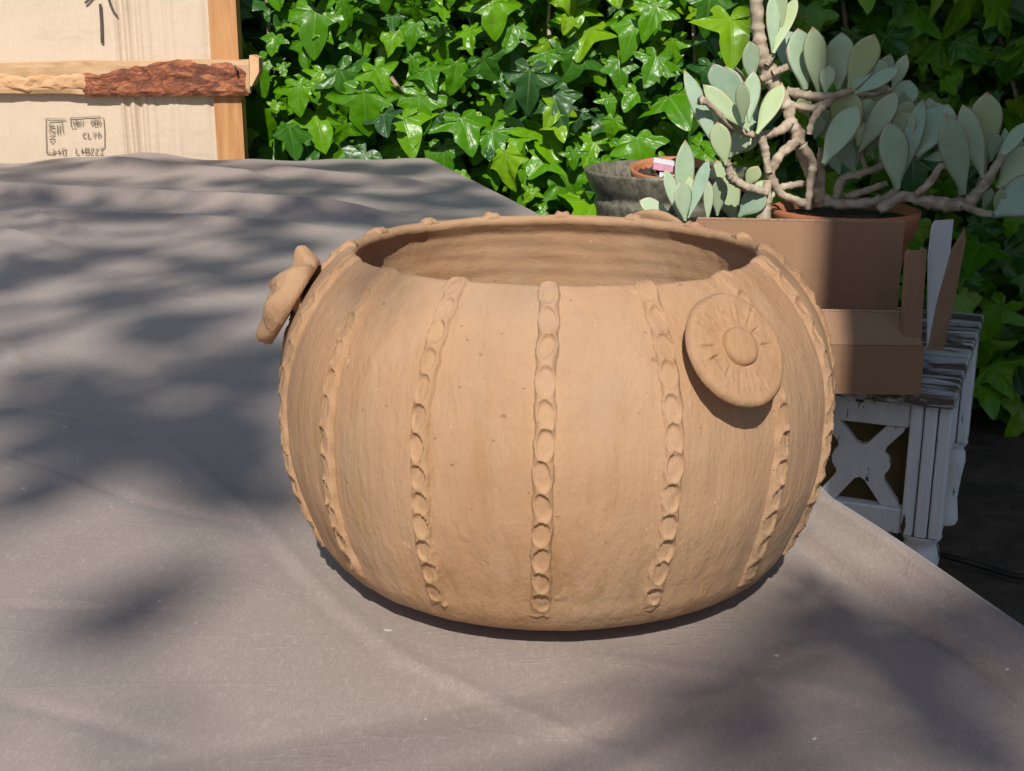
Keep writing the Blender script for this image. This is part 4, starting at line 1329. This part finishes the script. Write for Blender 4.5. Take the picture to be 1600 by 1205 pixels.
BR = [
    ([(438, 1010), (446, 930), (452, 870), (458, 805)], [27, 25, 21, 17], -.04),
    ([(400, -140), (403, 0), (414, 120), (430, 230), (458, 320), (490, 390), (540, 470), (560, 545), (590, 605), (612, 690), (645, 770), (690, 900)], [22, 25, 27, 28, 37, 32, 27, 26, 29, 26, 22, 22], 0.0),
    ([(545, 297), (515, 312), (480, 330)], [13, 16, 18], -.02),
    ([(425, 355), (450, 345), (470, 335)], [15, 16, 18], -.04),
    ([(540, 405), (640, 430), (730, 430), (850, 402)], [18, 19, 17, 11], .0),
    ([(565, 470), (660, 482), (720, 452), (770, 430)], [17, 17, 15, 12], .0),
    ([(640, 600), (655, 540), (700, 480), (740, 445)], [12, 14, 15, 12], -.02),
    ([(400, 605), (460, 600), (520, 578), (560, 540)], [16, 19, 19, 18], -.03),
    ([(155, 450), (200, 470), (290, 560), (400, 610)], [18, 12, 12, 14], -.02),
    ([(458, 800), (480, 745), (525, 680), (595, 625)], [20, 22, 22, 22], -.02),
    ([(460, 770), (510, 860), (580, 895), (640, 915)], [20, 18, 16, 16], -.03),
    ([(280, 780), (300, 800), (360, 835), (450, 858)], [14, 20, 19, 18], -.05),
    ([(270, 720), (282, 755), (290, 790)], [18, 17, 15], -.05),
    ([(425, 600), (440, 660), (452, 720), (460, 770)], [15, 17, 16, 15], -.04),
    ([(500, 840), (560, 828), (640, 818)], [16, 16, 14], .01),
    ([(690, 920), (690, 800), (690, 735), (690, 660)], [22, 20, 18, 8], .0),
    ([(635, 935), (648, 800), (655, 720), (610, 650)], [16, 15, 16, 20], -.03),
    ([(690, 880), (760, 910), (900, 905), (990, 880), (1040, 845)], [24, 24, 22, 18, 14], .0),
    ([(760, 885), (790, 800), (860, 778), (970, 735), (1080, 640)], [20, 18, 17, 14, 10], .02),
    ([(800, 880), (900, 850), (990, 815)], [15, 14, 12], .0),
    ([(950, 935), (1060, 880), (1180, 900), (1320, 912), (1395, 865), (1450, 780), (1510, 690)], [22, 24, 27, 30, 27, 20, 14], -.02),
    ([(1120, 872), (1185, 810), (1228, 745), (1290, 762), (1325, 870)], [16, 16, 15, 14, 14], -.03),
    ([(1320, 912), (1400, 948), (1475, 962)], [20, 16, 12], -.03),
    ([(1395, 865), (1415, 790), (1420, 710)], [18, 14, 10], .0),
    ([(80, 1000), (110, 1060), (200, 1085), (330, 1075), (438, 1010)], [10, 12, 13, 14, 16], -.08),
    ([(845, 420), (930, 420), (1010, 400)], [9, 9, 8], .01),
    ([(950, 535), (1010, 500), (1045, 495)], [9, 9, 8], .03), ([(870, 680), (900, 760), (960, 760)], [9, 10, 11], .03),
    ([(482, 245), (470, 262), (452, 290)], [9, 12, 14], -.02),
]
for pl, rads, k in BR:
    pts = [P(*C4(a, b), depth4(a, b, k)) - S0 for a, b in pl]
    sm = smooth_poly(pts, 8)
    rr_ = np.interp(np.linspace(0, len(rads) - 1, len(sm)), range(len(rads)), rads) / 2.857 / FPX * 2.33
    rr_ = [r * (1 + 0.22 * mnoise.noise(Vector((i * 1.3, k * 50 + pl[0][0] * 0.01, 3))) + (0.16 if i % 4 == 0 else 0)) for i, r in enumerate(rr_)]
    MB().tube(sm, rr_, 12, True, 0.4).build('stem', M['stem'], su, True)

# ------------------------------------------------------------ cable on the ground
pts = [PZ(1490, 872, 0.02), PZ(1545, 888, 0.012), PZ(1600, 902, 0.012), PZ(1680, 905, 0.012), PZ(1800, 880, 0.012)]
MB().tube(smooth_poly([PZ(1400, 850, 0.012)] + pts, 6), 0.006, 8).build('garden_cable', M['black'], None, True)
tag(bpy.data.objects['garden_cable'], 'thin black cable lying on the dark ground by side table', 'cable')
#==SHADE==
# ------------------------------------------------------------ unseen building added behind the photographer: its corner shades the right side
hs = empty('shade_caster_house', (0.5, -1.7, 0))
tag(hs, 'unseen rendered building added behind the table to shade the right side', 'shade_caster_house')
HW, HD, HH = 3.4, 5.0, 6.3
hx = 0.0
# front wall (faces +y) with openings left as recesses
MB().box((HW / 2, -HD / 2, HH / 2), (HW, HD, HH), None, 0.02).build('wall', M['render'], hs)
MB().add([(-0.02, 0.02, HH + 0.001), (HW + .3, 0.02, HH + 0.001), (HW + .3, -HD / 2, HH + 2.2), (-0.02, -HD / 2, HH + 2.2), (-0.02, -HD - .3, HH + 0.001), (HW + .3, -HD - .3, HH + 0.001)],
         [(0, 1, 2, 3), (3, 2, 5, 4), (0, 3, 4), (1, 5, 2), (0, 4, 5, 1)]).build('roof', M['roof'], hs)
for (wx, wz) in ((0.9, 1.5), (2.5, 1.5), (0.9, 4.4), (2.5, 4.4)):
    f = MB().box((wx, 0.03, wz), (1.3, 0.06, 1.4), None, 0.01).build('window', M['white'], hs)
    MB().box((wx, 0.063, wz), (1.15, 0.01, 1.25)).build('pane', M['glass'], f)

# ------------------------------------------------------------ tree behind the photographer: dapples the cloth
BLOT = [  # pixel x, y on the cloth, radius px, leaf count
    (200, 470, 70, 7), (270, 520, 75, 8), (340, 600, 90, 9), (250, 670, 100, 9), (380, 700, 90, 9), (330, 760, 80, 7), (130, 640, 70, 5), (40, 640, 70, 5),
    (430, 292, 50, 6), (500, 290, 40, 5), (360, 285, 30, 3), (600, 272, 50, 4), (690, 300, 60, 4), (60, 318, 45, 6), (150, 326, 40, 6), (20, 275, 30, 4), (240, 259, 40, 3), (330, 251, 40, 3), (540, 262, 45, 3), (760, 320, 40, 4), (640, 350, 50, 3), (120, 262, 40, 3), (480, 330, 40, 2), (280, 345, 50, 2),
    (455, 392, 40, 5), (400, 380, 30, 3), (190, 965, 80, 3), (110, 985, 60, 1), (270, 950, 50, 1), (230, 1150, 70, 1),
    (1130, 1130, 100, 4), (1060, 1080, 60, 1), (1395, 1010, 80, 6), (1440, 1055, 80, 6), (1350, 985, 60, 4), (1290, 960, 50, 2), (1150, 1040, 70, 2), (1560, 985, 50, 8), (1600, 1030, 50, 9), (1620, 1000, 50, 8), (1590, 1190, 60, 4), (1480, 970, 60, 3),
    (60, 770, 60, 3), (10, 450, 40, 2), (110, 420, 40, 2),
]
tr = empty('garden_tree', (-1.8, -4.6, 0))
tag(tr, 'leafy garden tree standing behind the table beside the added building', 'tree')
T0 = Vector(tr.location)
LT_ = 6.4
leafV = [(0, 0, 0), (0.32, 0.22, 0.06), (0.40, 0.55, 0.08), (0.22, 0.85, 0.03), (0, 1.05, -0.06), (-0.22, 0.85, 0.03), (-0.40, 0.55, 0.08), (-0.32, 0.22, 0.06), (0, 0.5, -0.03)]
leafF = [(0, 1, 8), (1, 2, 8), (2, 3, 8), (3, 4, 8), (4, 5, 8), (5, 6, 8), (6, 7, 8), (7, 0, 8)]
mbL = MB()
rd = random.Random(21)
anchors = []
def tleaf(c, s):
    n = Vector((rd.gauss(0, .5), rd.gauss(-0.4, .5), 1)).normalized()
    t = n.cross(Vector((rd.gauss(0, 1), rd.gauss(0, 1), rd.gauss(0, 1)))).normalized()
    b = n.cross(t)
    mbL.add([c - T0 + (t * v[0] + b * (v[1] - .5) + n * v[2]) * s for v in leafV], leafF)
for (px_, py_, rp, cnt) in BLOT:
    g = PZ(px_, py_, TZ)
    dep = PX(g)[2]
    rw = rp / FPX * dep
    c0 = g + SUNV * (LT_ + rd.uniform(-0.7, 0.9))
    anchors.append(c0)
    for i in range(cnt):
        off = Vector((rd.gauss(0, .55), rd.gauss(0, .55), 0)) * rw
        c = g + off + SUNV * ((c0 - g).length + rd.uniform(-.12, .12))
        tleaf(c, rd.uniform(0.055, 0.085) * (0.7 + 0.25 * dep))
VEIL = [(1270, 950, 60, 5), (1330, 980, 60, 5), (1230, 1000, 60, 4), (1130, 1030, 60, 3), (1300, 1040, 70, 4), (1420, 1090, 60, 3),
        (60, 420, 50, 5), (180, 400, 50, 5), (320, 420, 50, 5), (400, 440, 40, 5), (330, 500, 40, 4), (80, 590, 60, 6), (400, 600, 50, 6), (430, 560, 40, 5), (420, 780, 50, 7), (180, 720, 60, 6), (60, 700, 60, 6),
        (100, 285, 40, 5), (220, 300, 40, 5), (330, 310, 40, 5), (520, 300, 40, 5), (620, 310, 40, 5), (700, 320, 40, 5), (440, 262, 30, 5), (200, 345, 40, 5), (420, 355, 40, 5), (560, 345, 40, 5), (640, 262, 30, 5), (60, 255, 30, 4),
        (320, 880, 60, 2)]
LOWV = [(1265, 905, 6), (1290, 940, 9), (1330, 970, 11), (1360, 1000, 12), (1290, 1010, 6), (1395, 1040, 9)]
for (px_, py_, cnt) in LOWV:
    g = PZ(px_, py_, TZ)
    for i in range(cnt):
        off = Vector((rd.uniform(-1, 1), rd.uniform(-1, 1), 0)) * 0.022
        tleaf(g + off + SUNV * (2.5 + rd.uniform(-0.3, 0.3)), rd.uniform(0.010, 0.016))
for (px_, py_, cnt, yy_) in ((610, 450, 2, 0.60), (1185, 395, 1, 0.66)):
    g = P(px_, py_, yy_)
    for i in range(cnt):
        off = Vector((rd.uniform(-1, 1), 0, rd.uniform(-1, 1))) * 0.026
        tleaf(g + off + SUNV * (4.6 + rd.uniform(-0.3, 0.3)), rd.uniform(0.022, 0.030))
for py_ in (262, 285, 310, 335, 365, 400, 440, 490, 550, 610):
    for px_ in range(-20, 790 if py_ < 350 else 440, 40):
        if any(math.hypot(px_ - a, (py_ - b) * 1.5) < r for a, b, r in ((110, 540, 70), (330, 480, 60), (130, 290, 45), (300, 300, 40), (560, 310, 40))): continue
        g = PZ(px_, py_, TZ)
        dep = PX(g)[2]
        for i in range(4 if py_ < 350 else 2):
            off = Vector((rd.uniform(-1, 1) * 20 / FPX * dep, rd.uniform(-0.06, 0.06), 0))
            tleaf(g + off + SUNV * (LT_ + rd.uniform(-0.4, 0.9)), rd.uniform(0.030, 0.042) * (0.7 + 0.25 * dep))
LOWB = PZ(1250, 950, TZ) + SUNV * 2.5
for (px_, py_, rp, cnt) in VEIL:
    g = PZ(px_, py_, TZ)
    dep = PX(g)[2]
    for i in range(cnt if py_ > 830 else int(cnt * (5.2 if 330 < py_ < 640 else 3.6))):
        off = Vector((rd.uniform(-1, 1), rd.uniform(-1, 1), 0)) * (rp / FPX * dep * 1.2)
        tleaf(g + off + SUNV * (LT_ + rd.uniform(-0.4, 0.9)), rd.uniform(0.030, 0.042) * (0.7 + 0.25 * dep))
# the rest of the crown: leaves whose shadow falls away from the picture
hold = 0
while hold < 5200:
    c = Vector((rd.gauss(-2.1, 1.15), rd.gauss(-4.7, 0.9), rd.gauss(5.6, 0.9)))
    if c.z < 3.8: continue
    ok = True
    for pz in (0.0, 0.45, 0.75, 1.1, 1.6):
        g = c - SUNV * ((c.z - pz) / SUNV.z)
        if -1.45 < g.x < 2.2 and -0.3 < g.y < 3.9: ok = False; break
    if not ok: continue
    tleaf(c, rd.uniform(0.07, 0.11)); hold += 1
mbL.build('crown', M['treeleaf'], tr)
MB().tube(smooth_poly([Vector((0, 0, -0.05)), Vector((0.05, 0, 1.2)), Vector((-0.05, 0.05, 2.2)), Vector((0.0, 0.1, 3.4)), Vector((0.05, 0.15, 4.5)), Vector((0, 0.1, 5.6))], 4), np.linspace(0.17, 0.04, 21).tolist(), 12, True, 0.15).build('trunk', M['treebark'], tr, True)
anchors2 = anchors[::3] + [LOWB, LOWB + Vector((0.05, 0.04, 0)), LOWB + Vector((-0.06, -0.03, 0))]
for i, a in enumerate(anchors2):
    st0 = Vector((0.02, 0.08, 3.3 + 0.12 * (i % 7)))
    e = a - T0 + Vector((0, 0, -0.06))
    mid = (st0 + e) / 2 + Vector((rd.uniform(-.2, .2), rd.uniform(-.2, .2), 0.25))
    MB().tube(smooth_poly([st0, mid, e], 5), (np.linspace(0.022, 0.005, 11) if i < len(anchors2) - 3 else np.linspace(0.007, 0.002, 11)).tolist(), 6, True).build('branch', M['treebark'], tr, True)

# ------------------------------------------------------------ unseen tree added over the right end of the fence: blocks sky, darkens ivy
ot = empty('sky_blocker_tree', (2.1, 4.1, 0))
tag(ot, 'unseen dense tree added over the ivy fence to block skylight', 'tree')
T0 = Vector(ot.location)
mbL = MB()
hold = 0
while hold < 15000:
    v = Vector((rd.uniform(-1, 1), rd.uniform(-1, 1), rd.uniform(-1, 1)))
    if v.length > 1: continue
    c = Vector((2.2 + v.x * 1.55, 3.2 + v.y * 1.9, 2.15 + v.z * 0.85))
    if c.x < 0.74 or c.z < 1.22 + 0.28 * max(0, 3.0 - c.y): continue
    tleaf(c, rd.uniform(0.13, 0.19)); hold += 1
mbL.build('crown', M['treeleaf'], ot)
MB().tube(smooth_poly([Vector((0, 0, -0.05)), Vector((0.04, 0, 0.9)), Vector((-0.05, -0.2, 1.9)), Vector((-0.1, -0.6, 2.5)), Vector((-0.2, -1.0, 2.8))], 4), np.linspace(0.13, 0.03, 17).tolist(), 12, True, 0.15).build('trunk', M['treebark'], ot, True)
for e in ((-0.9, -1.0, 2.7), (0.7, -1.2, 2.7), (-0.6, 0.1, 2.8), (0.6, 0.2, 2.9), (-0.4, -1.3, 2.6)):
    MB().tube(smooth_poly([Vector((-0.03, -0.15, 1.7)), Vector((e[0] * .4, e[1] * .4, 2.4)), Vector(e)], 4), np.linspace(0.05, 0.012, 9).tolist(), 7).build('branch', M['treebark'], ot, True)
